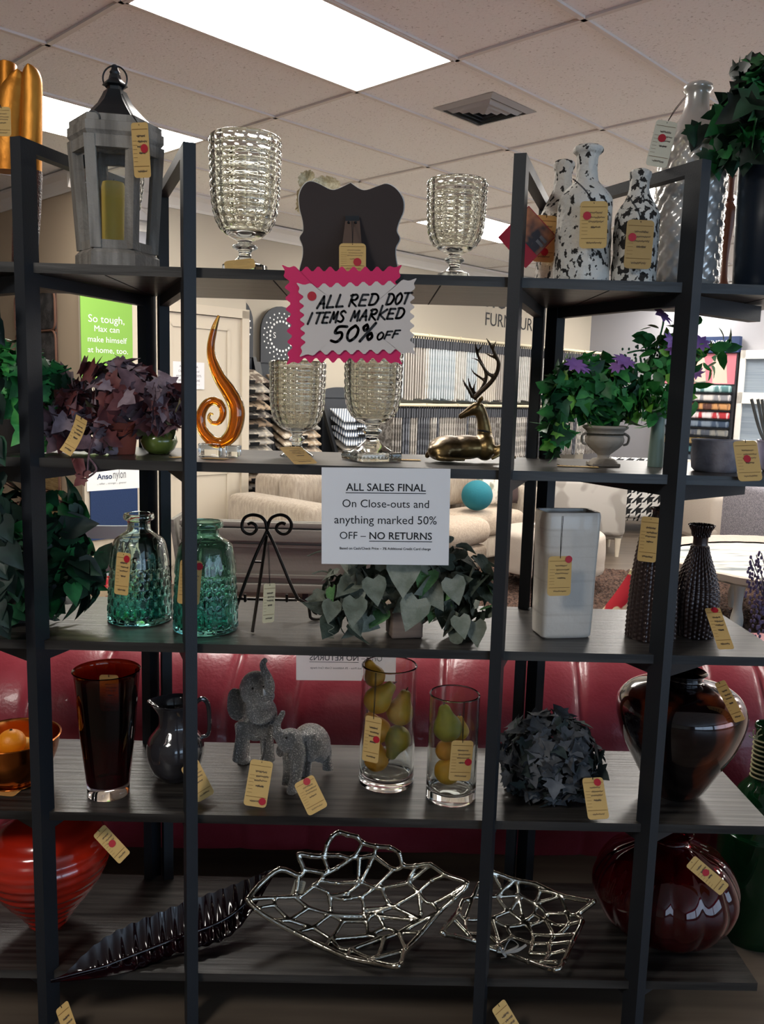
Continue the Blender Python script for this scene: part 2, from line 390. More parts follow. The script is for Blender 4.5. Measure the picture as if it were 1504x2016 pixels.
wallquad('wall_back', AB(AC+.081, WB), AB(A1, WB), 0, HC, M['wall'], nrm=-B)
wallquad('wall_right', AB(A1, B1), AB(A1, WB), 0, HC, M['graywall'], nrm=A)
wallquad('wall_far_left', AB(A0, B0), AB(AC, B0), 0, HC, M['wallshade'], nrm=-B)
wallquad('wall_rear', AB(A0, B0), AB(A0, B1), 0, HC, M['wall'], nrm=-A)
# shop front behind the photographer: sill, head and piers around two panes of daylight
mb = MB(); box(mb, ((A0+A1)/2, -B1-.04, .3), (A1-A0, .08, .6), FAB(0, 0)); box(mb, ((A0+A1)/2, -B1-.04, (2.5+HC)/2), (A1-A0, .08, HC-2.5), FAB(0, 0))
for a0, a1 in ((A0, -5.0), (0.4, 0.8), (6.5, A1)): box(mb, ((a0+a1)/2, -B1-.04, 1.55), (a1-a0, .08, 1.9), FAB(0, 0))
struct('wall_front', mb, M['graywall'])
GL = mat('window_glass', '#ffffff', 0.0, trans=1.0, ior=1.01)
for i, (a0, a1) in enumerate(((-5.0, .4), (.8, 6.5))):
    mb = MB()
    for a in (a0, (a0+a1)/2, a1): box(mb, (a, -B1-.02, 1.55), (.05, .06, 1.9), FAB(0, 0))
    for z in (.6, 2.5): box(mb, ((a0+a1)/2, -B1-.02, z), (a1-a0, .06, .05), FAB(0, 0))
    struct('window_%d' % (i+1), mb, M['black'])
# crown mouldings
def crown(name, p, q, nrm, m=M['white']):
    mb = MB(); pr = [(0, 0), (0, -.115), (.012, -.115), (.018, -.095), (.05, -.045), (.085, -.02), (.085, 0)]
    n = len(pr); vs = [e+nrm*(x+.001)+Z*(HC-.011+z) for e in (p, q) for x, z in pr]
    mb.add(vs, [(i, (i+1) % n, n+(i+1) % n, n+i) for i in range(n)]+[tuple(range(n))[::-1], tuple(range(n, 2*n))]); struct(name, mb, m)
crown('trim_2', AB(AC, B0), AB(AC, WN+.08), -A); crown('trim_3', AB(AC-.08, WN), AB(AD+.08, WN), B)
crown('trim_5', AB(AC+.1, WB), AB(A1, WB), B); crown('trim_6', AB(A1, WB), AB(A1, B1), -A)
for i, (p, q, n) in enumerate(((AB(AC, WN), AB(3.36, WN), B), (AB(AD, WB), AB(A1, WB), B), (AB(A1, WB), AB(A1, B1), -A))):
    mb = MB(); prism(mb, [p+Z*.0, q, q+Z*.1, p+Z*.1], n*.014); struct('baseboard_%s' % ('door', 'back', 'right')[i], mb, M['white'])
# door with casing and two raised panels
d0, d1 = 3.36, 4.12
mb = MB(); Mx = FAB(0, WN)
box(mb, ((d0+d1)/2, -.02, 1.03), (d1-d0, .04, 2.05), Mx)
do = struct('door_1', mb, M['cream'])
mb = MB()
for a in (d0-.035, d1+.035): box(mb, (a, -.03, 1.06), (.07, .06, 2.12), Mx)
box(mb, ((d0+d1)/2, -.03, 2.095), (d1-d0+.14, .06, .07), Mx); tag(part('door_casing', mb, M['cream'], do, smooth=False), kind='structure')
for z0, z1 in ((.15, .85), (1.0, 1.97)):
    mb = MB(); x0, x1 = d0+.12, d1-.12
    for c, s in ((((x0+x1)/2, -.043, z0), (x1-x0, .012, .03)), (((x0+x1)/2, -.043, z1), (x1-x0, .012, .03)), ((x0, -.043, (z0+z1)/2), (.03, .012, z1-z0)), ((x1, -.043, (z0+z1)/2), (.03, .012, z1-z0))): box(mb, c, s, Mx)
    tag(part('door_moulding', mb, M['cream'], do, smooth=False), kind='structure')
mb = MB(); K = AB(d1-.07, WN+.06, .95); lathe(mb, (0, 0), [(0, -.02), (.03, -.02), (.03, -.014), (.012, -.01), (.012, .02), (.027, .03), (.027, .045), (0, .055)], 16, M=frame(K, A, Z, B)); tag(part('door_knob', mb, M['black'], do), kind='structure')
# ------------------------------------------------------------------ ceiling lights and vent
names = {(-1, 0): 'large bright ceiling light panel over the shelving, top of the photo', (-1, -3): 'ceiling light panel behind the lantern, partly hidden by it',
         (2, -3): 'ceiling light panel seen behind the smaller goblet on the top shelf', (2, 0): 'ceiling light panel glimpsed between the speckled bottles and the tall white vase'}
for i in (-4, -1, 2, 5):
    for k in (-9, -6, -3, 0, 3, 6, 9):
        a, b = OA+(i+.5)*1.2192, OB+(k+.5)*.6096
        if b < (B0 if a < AC-.6 else WN)+.4 or a > A1-.6 or b > B1-.4 or (i == -1 and AB(a, b).y < 2.6) or (i == -4 and k != 3): continue
        if (a < AC+.6 and a > AC-.7 and b < WN): continue
        o = thing('ceiling_light', names.get((i, k), 'flush ceiling light panel out of the picture, same as the others'), 'ceiling light', AB(a, b, HC-.012), 'ceiling light panels')
        mb = MB(); x, y = .6, .295
        for c, s in (((0, y, 0), (2*x, .02, .012)), ((0, -y, 0), (2*x, .02, .012)), ((x, 0, 0), (.02, 2*y, .012)), ((-x, 0, 0), (.02, 2*y, .012))): box(mb, c, s, FAB(a, b, HC-.0065))
        part('frame', mb, M['tbar'], o, smooth=False)
        mb = MB(); box(mb, (0, 0, 0), (1.18, .57, .004), FAB(a, b, HC-.004)); part('diffuser', mb, M['light'], o, smooth=False)
va, vb = OA+.49*1.2192, OB+.5*.6096
o = thing('ceiling_vent', 'square metal air vent with nested louvres in the ceiling tiles', 'air vent', AB(va, vb, HC-.02))
M['vent'] = mat('vent_metal', '#a9a9a9', 0.5); M['dark'] = mat('dark_gap', '#1c2226', 0.9)
mb = MB(); h = .185
for r0, r1, z0, z1, mi in ((h, .15, 0, -.012, 0),):
    vs = []
    for r, z in ((r0, z0), (r1, z1)): vs += [AB(va, vb, HC-.002+z)+A*sx*r+B*sy*r for sx, sy in ((-1, -1), (1, -1), (1, 1), (-1, 1))]
    mb.add(vs, [(j, (j+1) % 4, 4+(j+1) % 4, 4+j) for j in range(4)])
part('frame', mb, M['vent'], o, smooth=False)
mb = MB(); box(mb, (0, 0, 0), (.30, .30, .002), FAB(va, vb, HC-.003)); part('backing', mb, M['dark'], o, smooth=False)
for r in (.135, .10, .065, .03):
    mb = MB(); vs = []
    for rr, z in ((r, -.006), (r-.022, -.022)): vs += [AB(va, vb, HC-.002+z)+A*sx*rr+B*sy*rr for sx, sy in ((-1, -1), (1, -1), (1, 1), (-1, 1))]
    mb.add(vs, [(j, (j+1) % 4, 4+(j+1) % 4, 4+j) for j in range(4)]); part('louvre', mb, M['vent'], o, smooth=False)
# ------------------------------------------------------------------ the open shelving
XF = (-.733, -.394, .299, .669); XB = (-.589, -.546, .4315, .474)
XL, XR = -1.06, .966
bk = thing('open_shelving_unit', 'black metal open shelving unit with five grey wood shelves full of decor', 'shelving unit', (0, (D+DB)/2, 0))
for i, z in enumerate((L1, L2, L3, L4, L5)):
    mb = MB(); box(mb, ((XL+XR)/2, (D+DB)/2, z-.0109), (XR-XL, DB-D, .021)); 
    if i < 2:
        for x in (-.93, -.57, -.215, .14, .5, .86): box(mb, (x, (D+DB)/2, z-.0216), (.003, DB-D-.01, .001), mi=1)
    part('shelf_board', mb, [M['shelf'], M['dark']], bk, smooth=False)
for f, b in zip(XF, XB):
    pf, pb = Vector((f, D, 0)), Vector((b, DB, 0)); d = (pb-pf).normalized(); s = d.cross(Z)
    for p, top in ((pf, L1+.245), (pb, L1+.185 if False else L1+.245)):
        mb = MB(); box(mb, (0, 0, top/2), (.045, .026, top), frame(p, d, s, Z)); part('post', mb, M['post'], bk, smooth=False)
    mb = MB(); beam(mb, pf+Z*(L1+.233), pb+Z*(L1+.233), .025, .024); part('top_bar', mb, M['post'], bk, smooth=False)
    for z in (L1, L2, L3, L4, L5):
        mb = MB(); beam(mb, pf+Z*(z-.035), pb+Z*(z-.035), .022, .026); part('shelf_rail', mb, M['post'], bk, smooth=False)
for sx, f, e in ((1, XF[3], .98), (-1, XF[0], -1.06)):
    for z in (L1, L2, L3, L4, L5):
        mb = MB(); beam(mb, Vector((f, D+.02, z-.042)), Vector((f+sx*.235, D+.20, z-.042)), .03, .036); part('bracket', mb, M['post'], bk, smooth=False)
# ------------------------------------------------------------------ soft furniture
def feet(o, M_, pts, h, m, r=.025):
    for x, y in pts:
        mb = MB(); lathe(mb, (0, 0), [(0, 0), (r*.7, 0), (r, h), (0, h)], 12, M=M_ @ Matrix.Translation((x, y, 0))); part('leg', mb, m, o)
# red leather sofa, its back turned to the shelving
rs = thing('leather_sofa', 'deep red leather sofa with tufted back, standing right behind the shelves', 'sofa', (-.1, 2.95, 0))
seams = [VP(px, 1330, 2.42).x for px in (60, 190, 460, 598, 888, 1163, 1420)]+[-1.25, 1.25]
def redback(u, v):
    x = -1.5+3.0*u
    P = catmull([(2.45, .10), (2.40, .28), (2.39, .43), (2.43, .58), (2.54, .69), (2.69, .735), (2.76, .71), (2.79, .63), (2.79, .45), (2.79, .1)], 6)
    i = v*(len(P)-1); j = min(int(i), len(P)-2); t = i-j; y = P[j][0]*(1-t)+P[j+1][0]*t; z = P[j][1]*(1-t)+P[j+1][1]*t
    g = sum(math.exp(-((x-s-.02*math.sin(z*9))/.012)**2) for s in seams); w = sum(math.exp(-((x-s)/.06)**2) for s in seams)
    k = .45+.55*math.exp(-((z-.66)/.16)**2)
    f = (.012*g+.010*w)*k
    return Vector((x, y+(f if y < 2.6 else -f)*1.0, z-f*max(0, (z-.5)/.17)))
mb = MB(); grid(mb, redback, 300, 54); part('backrest', mb, M['red'], rs, angle=0)
for x in (-1.0, 0, 1.0):
    mb = MB(); rbox(mb, (x*.98, 3.13, .30), (.96, .66, .2), .06, puff=.02); part('seat_cushion', mb, M['red'], rs)
for x in (-1.62, 1.62):
    mb = MB(); rbox(mb, (x, 2.95, .34), (.22, .95, .48), .09, seg=5); part('armrest', mb, M['red'], rs)
mb = MB(); box(mb, (0, 3.1, .145), (3.0, .6, .1)); part('base', mb, M['dark'], rs, smooth=False)
feet(rs, Matrix.Identity(4), ((-1.6, 2.5), (1.6, 2.5), (-1.6, 3.35), (1.6, 3.35), (0, 2.5)), .1, M['black'], .03)
for x, r in ((-1.6, 0),): pass
def cushion(name, label, cat, c, s, m, rz=0, rx=0, ry=0, grp=None):
    o = thing(name, label, cat, Vector(c), grp); mb = MB()
    R = Matrix.Rotation(rz, 4, 'Z') @ Matrix.Rotation(rx, 4, 'X') @ Matrix.Rotation(ry, 4, 'Y')
    def f(sgn):
        def g(u, v):
            x, y = 2*u-1, 2*v-1; k = max(0, (1-x*x))**.5*max(0, (1-y*y))**.5; pin = 1-.10*(1-abs(x)**2)*abs(y)**2
            return Vector(c)+R @ Vector((x*s[0]/2*(1-.06*(1-x*x)*0-.07*(1-y*y)*abs(x)**3+0), sgn*s[1]/2*k**.8, y*s[2]/2*(1-.07*(1-x*x))))
        return g
    grid(mb, f(1), 14, 14); grid(mb, f(-1), 14, 14); part('cover', mb, m, o, angle=0)
    e = [R @ Vector((x*s[0]/2, 0, y*s[2]/2*(1-.07*(1-x*x)))) + Vector(c) for x, y in [(i/7-1, 1) for i in range(15)]]
    mb = MB(); tube(mb, e, .004, 6); part('piping', mb, m, o); return o
P = VP(1240, 1165, 3.02)
cushion('throw_pillow', 'red and cream floral pillow on the red sofa, seen beside the dark woven vases', 'pillow', (P.x+.06, 3.1, .66), (.32, .13, .32), M['redfloral'], ry=.62)
P = VP(180, 1160, 3.0)
cushion('throw_pillow', 'red and cream floral pillow on the red sofa, behind the honeycomb glass bottle', 'pillow', (P.x, 3.1, .64), (.5, .13, .36), M['redfloral'], ry=.1)
# beige sectional against the fabric wall
sf = thing('beige_sofa', 'beige textured sofa with wide sloping arm along the fabric wall', 'sofa', AB(5.4, -4.9))
def S(name, a0, a1, b0, b1, z0, z1, r=.05, m=M['beige'], puff=0.0, o=sf):
    mb = MB(); rbox(mb, ((a0+a1)/2, -(b0+b1)/2, (z0+z1)/2), (a1-a0, abs(b1-b0), z1-z0), r, FAB(0, 0), puff=puff); return part(name, mb, m, o)
S('armrest', 3.84, 4.12, -5.35, -4.38, .06, .71, .06); S('armrest', 6.70, 6.88, -5.35, -4.4, .06, .66, .06)
S('base', 4.13, 6.54, -5.3, -4.42, .07, .27, .03); S('backrest', 4.13, 6.54, -5.4, -5.12, .28, .86, .07)
for i in range(3): S('seat_cushion', 4.14+i*.8, 4.92+i*.8, -4.89, -4.38, .28, .47, .06, puff=.02, m=M['tan']); S('back_cushion', 4.14+i*.8, 4.92+i*.8, -5.12, -4.9, .48, .88, .08)
feet(sf, FAB(0, 0), ((3.95, 5.2), (3.95, 4.5), (6.7, 5.2), (6.7, 4.5)), .07, M['black'])
P = AB(4.32, -4.72, .62)
cushion('lumbar_pillow', 'dark brown lumbar pillow leaning in the corner of the beige sofa', 'pillow', AB(4.55, -4.74, .66), (.66, .14, .26), M['brown'], rz=math.pi/2-TH+.25, rx=.15)
ch = thing('tan_chaise', 'tan upholstered chaise with rounded front, in front of the teal ball pillow', 'chaise', AB(5.6, -3.9))
def place(px, py, z): P = HP(px, py, z); return P.dot(A), P.dot(B)
S('seat_cushion', 4.9, 5.5, -4.36, -3.99, .27, .47, .09, M['tan'], .015, ch); S('base', 4.93, 5.47, -4.34, -4.02, .06, .26, .04, M['tan'], o=ch)
feet(ch, FAB(0, 0), ((5.0, 4.28), (5.4, 4.28), (5.0, 4.08), (5.4, 4.08)), .06, M['black'])
tp = HP(915, 1003, .495)-A*.06+B*.1
o = thing('ball_pillow', 'round teal velvet ball pillow on the tan seat beside the white sign', 'pillow', tp+Z*.0); mb = MB(); ell(mb, tp+Z*.135+A*.1, (.14, .14, .135), n=28, m=18); part('cover', mb, M['teal'], o, angle=0)
P = WP(962, 966, B, -4.66)+Z*.035; cushion('throw_pillow', 'grey floral pillow on the beige sofa between the teal ball and the black post', 'pillow', P, (.36, .10, .34), M['floral'], rz=math.pi/2-TH, rx=-.1)
P = WP(1003, 964, B, -4.62)+Z*.02; cushion('throw_pillow', 'dark brown pillow on the beige sofa behind the black back posts', 'pillow', P, (.24, .10, .32), M['brown'], rz=math.pi/2-TH, rx=-.1)
# white ottoman table, swirl chair, houndstooth settee, far armchairs
P = HP(1085, 1058, .42)
o = thing('white_ottoman', 'low round white ottoman in front of the tan seat', 'ottoman', (P.x, P.y, 0)); mb = MB()
lathe(mb, P, catmull([(.02, .10), (.38, .10), (.42, .2), (.42, .34), (.40, .41), (.30, .43), (0, .43)], 4), 36); part('seat', mb, M['armch'], o)
feet(o, Matrix.Translation((P.x, P.y, 0)), ((-.25, -.25), (.25, -.25), (-.25, .25), (.25, .25)), .1, M['black'])
mb = MB(); box(mb, (P.x+.08, P.y-.05, .445), (.42, .3, .02), None); tag(part('serving_tray', mb, M['white'], None, loc=(P.x, P.y, .432), smooth=False), 'flat white tray lying on the low white ottoman', 'tray')
def armchair(name, label, c, rz, m, w=.8, d=.8, zs=.44, zb=.85, za=.62, legm=M['cream'], cat='armchair', legs=.14, sw=.0):
    o = thing(name, label, cat, c); Mx = Matrix.Translation(Vector(c)) @ Matrix.Rotation(rz, 4, 'Z')
    def q(n, cc, s, r, puff=0.0):
        mb = MB(); rbox(mb, cc, s, r, Mx, puff=puff); part(n, mb, m, o)
    aw = .16 if za else 0
    q('seat', (0, -.02, (legs+zs-.14)/2), (w-.02, d-.1, zs-.14-legs), .03); q('seat_cushion', (0, -.06, zs-.06), (w-2*aw-.02, d-.16, .14), .05, .015)
    q('backrest', (0, d/2-.09, (zb+legs)/2+.02), (w-(.02 if za else 0), .16, zb-legs-.04), .05)
    if za:
        for s_ in (-1, 1): q('armrest', (s_*(w/2-aw/2), -.04, (za+legs)/2), (aw, d-.14, za-legs), .06)
    for x in (-1, 1):
        for y in (-1, 1):
            mb = MB(); lathe(mb, (0, 0), [(0, 0), (.018, 0), (.032, legs+.02), (0, legs+.02)], 10, M=Mx @ Matrix.Translation((x*(w/2-.06), y*(d/2-.06), 0))); part('leg', mb, legm, o)
    return o
P = HP(1222, 1097, 0)
armchair('slipper_chair', 'armless slipper chair in pale swirl-print fabric seen from behind', (P.x-.33, P.y+.33, 0), math.pi-.12, M['cloudw'], .78, .66, .42, .74, 0, cat='chair', legs=.16)
P = VP(1275, 1000, 9.3)
armchair('houndstooth_settee', 'settee in black and white houndstooth fabric with its back to the shelves', (P.x+.25, 9.75, 0), math.pi-.1, M['hound'], 1.5, .8, .42, .86, .6, cat='settee')
P = VP(1440, 1000, 8.3)
armchair('cream_armchair', 'cream armchair facing the shelves at the far side of the blue rug', (P.x+.1, 8.45, 0), .15, M['armch'], .95, .85, .44, .9, .62)
P = VP(1500, 1040, 6.9)
armchair('tweed_armchair', 'grey tweed armchair cut by the picture edge behind the whitewashed table', (P.x+.33, 7.1, 0), math.pi/2+.1, M['tweed'], .85, .85, .44, .82, .6)
# rugs
def rug(name, label, c, w, d, rz, m, h, n):
    mb = MB(); Mx = Matrix.Translation(Vector(c)) @ Matrix.Rotation(rz, 4, 'Z'); r = random.Random(3)
    def f(u, v):
        e = 0 if (u in (0, 1) or v in (0, 1)) else h*(.45+.55*r.random())
        return Mx @ Vector(((u-.5)*w+r.uniform(-1, 1)*.004, (v-.5)*d+r.uniform(-1, 1)*.004, e+.002))
    grid(mb, f, n, int(n*d/w)); return tag(part(name, mb, m, None, angle=0, loc=c), label, 'rug')
rug('shag_rug', 'dark brown shag rug on the wood floor behind the white square vase', (1.9, 6.35, 0), 2.6, 1.7, 0, M['shag'], .05, 150)
rug('shag_rug', 'blue grey shag rug under the far cream armchair', (4.75, 7.5, 0), 1.2, .6, 0, M['bluerug'], .04, 80)
rug('shag_rug', 'pale speckled rug on the floor beyond the grey bench', (-.75, 5.55, 0), 2.0, .7, 0, M['floral'], .02, 80)
# whitewashed tray table
P = HP(1480, 1130, .42)+Vector((.36, .05, 0))
o = thing('coffee_table', 'whitewashed carved coffee table with scalloped raised rim', 'table', (P.x, P.y, 0)); mb = MB()
lathe(mb, P, [(0, .38), (.82, .38), (.88, .41), (0, .41)], 64); part('table_top', mb, M['washed'], o)
mb = MB()
lathe(mb, P, [(.84, .41), (.90, .41), (.93, .455), (.90, .46), (.85, .42)], 128, rf=lambda th, r, z: .012*abs(math.sin(th*20))); part('rim', mb, M['armch'], o)
for i in range(4):
    t = i*math.pi/2+.4; mb = MB(); lathe(mb, (P.x+.55*math.cos(t), P.y+.55*math.sin(t)), catmull([(.03, 0), (.04, .1), (.025, .2), (.045, .38)], 4), 14); part('leg', mb, M['washed'], o)
# grey bench and grey dining chair
y = 4.3
pl, pr, pb = VP(343, 1022, y), VP(640, 1030, y), VP(500, 1166, y)
o = thing('painted_bench', 'grey painted bench with plank and panel back behind the red sofa', 'bench', ((pl.x+pr.x)/2+.2, y, 0))
x0, x1, zt, zb = pl.x+.03, pr.x+.55, pl.z, pb.z
mb = MB(); box(mb, ((x0+x1)/2, y+.03, (zt+zb)/2), (x1-x0, .03, zt-zb)); part('back_panel', mb, M['greywood'], o, smooth=False)
for z0, z1 in ((zt-.03, zt), (zt-.105, zt-.035), (zb, zb+.05)):
    mb = MB(); rbox(mb, ((x0+x1)/2, y, (z0+z1)/2), (x1-x0, .035, z1-z0-.003), .004); part('rail', mb, M['greywood'], o)
mb = MB(); xm = (x0+x1)/2; zc = (zb+zt)/2-.02
for c, s in (((xm-.15, y+.005, zc+.08), (.72, .018, .016)), ((xm-.15, y+.005, zc-.08), (.72, .018, .016)), ((xm-.51, y+.005, zc), (.016, .018, .16)), ((xm+.21, y+.005, zc), (.016, .018, .16))): box(mb, c, s)
part('panel_moulding', mb, M['greywood'], o, smooth=False)
mb = MB(); prism(mb, [Vector((x0-.03, y-.02, zt)), Vector((x0-.03, y+.4, zt)), Vector((x0+.02, y+.4, zb)), Vector((x0+.02, y-.02, zb))], Vector((-.02, 0, 0))); part('end_panel', mb, M['greywood'], o, smooth=False)
mb = MB(); box(mb, ((x0+x1)/2, y+.27, .45), (x1-x0, .42, .04)); part('seat', mb, M['greywood'], o, smooth=False)
for x in (x0+.05, (x0+x1)/2, x1-.05):
    for yy in (y+.02, y+.42):
        mb = MB(); box(mb, (x, yy, zb/2), (.03, .03, zb)); part('leg', mb, M['black'], o, smooth=False)
P = VP(190, 1030, 3.9)
o = thing('dining_chair', 'grey painted dining chair with curved top rail, behind the ivy and green bottle', 'chair', (P.x, 4.1, 0))
c = Vector((P.x, 3.95, 0)); zr = VP(190, 1030, 3.95).z
M['grey2'] = mat('slate_grey_paint', '#6f757c', 0.5)
mb = MB()
grid(mb, lambda u, v: c+Vector(((u-.5)*.46, -.03+.10*(2*u-1)**2*0-.05*(1-(2*u-1)**2), zr-.06*v+.0)), 16, 1)
grid(mb, lambda u, v: c+Vector(((u-.5)*.46, -.005-.05*(1-(2*u-1)**2), zr-.06*v)), 16, 1); grid(mb, lambda u, v: c+Vector(((u-.5)*.46, -.03+.025*v-.05*(1-(2*u-1)**2), zr)), 16, 1); part('top_rail', mb, M['grey2'], o)
mb = MB(); rbox(mb, c+Vector((0, -.01, zr-.21)), (.40, .02, .05), .004); part('back_rail', mb, M['grey2'], o)
mb = MB(); rbox(mb, c+Vector((0, .24, .5)), (.46, .46, .07), .02, puff=.01); part('seat', mb, M['grey2'], o)
for sx in (-1, 1):
    mb = MB(); spline(mb, [c+Vector((sx*.2, -.02, 0)), c+Vector((sx*.2, .0, .45)), c+Vector((sx*.205, -.012, zr-.03))], [.018, .022, .018]); part('leg', mb, M['grey2'], o)
    mb = MB(); spline(mb, [c+Vector((sx*.2, .42, 0)), c+Vector((sx*.2, .42, .46))], [.016, .022]); part('leg', mb, M['grey2'], o)
for o_ in [q for q in COL.objects if q.parent is None and q.name in ('tan_chaise', 'white_ottoman', 'coffee_table', 'serving_tray')]: o_.location.z += .06
# ------------------------------------------------------------------ left wall display
def onA(px, py, off=0.0): return WP(px, py, A, AC-off)
M['rust'] = mat('rust_frame', '#6b4a3c', 0.6); M['slate'] = mat('slate_panel', '#2b2a2a', 0.75, col2='#454242', scale=(14, 14, 14), bump=.5, bscale=50); M['straw'] = mat('straw_panel', '#a58a5e', 0.8, col2='#8a7048', scale=(8, 8, 60), bump=.4, bscale=80)
P0, P1 = onA(30, 575), onA(120, 578)
o = thing('wall_panel', 'tall wall decoration of rounded slate and straw plates in a rust frame', 'wall decoration', onA(85, 960))
bb = sorted((onA(40, 600).dot(B), onA(119, 600).dot(B))); b_l, b_r = bb
zz = [onA(85, v).z for v in (576, 653, 728, 808, 885, 962, 1040)]
for i in range(6):
    zt_, zb_ = zz[i]-.008, zz[i+1]+.008; w_ = b_r-b_l; hgt = zt_-zb_; mb = MB()
    rbox(mb, (0, 0, 0), (w_-.03, .02, hgt), .05, frame(AB(AC-.03, (b_l+b_r)/2, (zt_+zb_)/2), B, A, Z), seg=4); part('plate', mb, M['slate'] if i < 3 else M['straw'], o)
mb = MB()
def rr(b0, b1, z0, z1, r):
    out = []
    for cx, cz, a0 in ((b1-r, z1-r, 0), (b0+r, z1-r, 90), (b0+r, z0+r, 180), (b1-r, z0+r, 270)):
        out += [AB(AC-.042, cx+r*math.cos(math.radians(a0+t)), cz+r*math.sin(math.radians(a0+t))) for t in (0, 30, 60, 90)]
    return out
for i in range(6): tube(mb, rr(b_l, b_r, zz[i+1], zz[i], .06), .008, 6, closed=True)
for b_ in (b_l+.05, b_r-.05): beam(mb, AB(AC-.015, b_, zz[0]), AB(AC-.015, b_, zz[-1]), .012, .02, up=A)
part('frame', mb, M['rust'], o)
# green and blue carpet sample tower on the door wall
def onB(px, py, off=0.0, c=WN): return WP(px, py, B, c+off)
o = thing('carpet_display', 'carpet display board with green poster, white logo label and blue carpet', 'display', onB(215, 1050))
a0, a1 = onB(158, 800).dot(A)-0.0, onB(270, 800).dot(A); zt = onB(200, 572).z; am = (a0+a1)/2
mb = MB(); box(mb, (am, -.02, zt/2), (a1-a0, .03, zt), FAB(0, WN)); part('board', mb, M['cream'], o, smooth=False)
zg = onB(200, 760).z
mb = MB(); box(mb, (am-.03, -.04, (zt+zg)/2-.005), (a1-a0-.05, .006, zt-zg), FAB(0, WN)); pg = part('poster', mb, M['green_print'], o, smooth=False)
for s, xy0, xy1, by in (('So tough,', 174, 245, 634), ('Max can', 186, 235, 653), ('make himself', 173, 250, 673), ('at home, too.', 173, 252, 694)):
    u0, u1 = onB(xy0, by-1, .045), onB(xy1, by+1, .045); w = (u1-u0).dot(A)
    text('lettering', s, M['whitep'], pg, AB(u0.dot(A), WN+.0446, u0.z), A, Z, width=w, center=False)
z0_, z1_, z2_ = onB(230, 921).z, onB(215, 963).z, onB(215, 1058).z
mb = MB(); box(mb, (am, -.04, (z0_+.1+z1_)/2), (a1-a0-.03, .006, z0_+.1-z1_), FAB(0, WN)); lb = part('logo_label', mb, M['whitep'], o, smooth=False)
u0, u1, u2 = onB(191, 944, .045), onB(221, 942, .045), onB(249, 941, .045)
text('lettering', 'Anso', M['navy'], lb, AB(u0.dot(A), WN+.0446, u0.z), A, Z, width=(u1-u0).dot(A), center=False, bold=.02)
text('lettering', 'nylon', M['greyink'], lb, AB(u1.dot(A)+.008, WN+.0446, u0.z), A, Z, width=(u2-u1).dot(A)-.012, height=.062, center=False)
text('tagline', '... softer ... stronger ... greener', M['greyink'], lb, AB(u0.dot(A), WN+.0446, onB(200, 954, .045).z), A, Z, width=(u2-u0).dot(A), center=False)
mb = MB(); box(mb, (am, -.045, (z1_+z2_)/2), (a1-a0-.07, .012, z1_-z2_), FAB(0, WN)); part('carpet_panel', mb, M['blue_carpet'], o, smooth=False)
# paper notice on the door
u0, u1 = onB(340, 711, .045), onB(402, 768, .045); ua, ub = u0.dot(A), u1.dot(A); ut, ubz = u0.z, onB(340, 765, .045).z
mb = MB(); box(mb, ((ua+ub)/2, -.047, (ut+ubz)/2), (ub-ua, .001, ut-ubz), FAB(0, WN)); pn = tag(part('paper_notice', mb, M['paper'], None, loc=AB((ua+ub)/2, WN+.047, (ut+ubz)/2), smooth=False), 'white paper notice taped on the cream door, half hidden by a black post', 'notice')
hh = ut-ubz
for s, f, w, bo in (('ALL SALES FINAL', .2, .6, .02), ('On Close-outs and', .38, .66, 0), ('anything marked 50%', .55, .8, 0), ('OFF – NO RETURNS', .72, .7, .02), ('Based on Cash/Check Price – 3% Additional Credit Card charge', .84, .7, 0)):
    text('lettering', s, M['greyink'], pn, AB((ua+ub)/2, WN+.0478, ut-hh*f), A, Z, width=(ub-ua)*w, bold=bo)
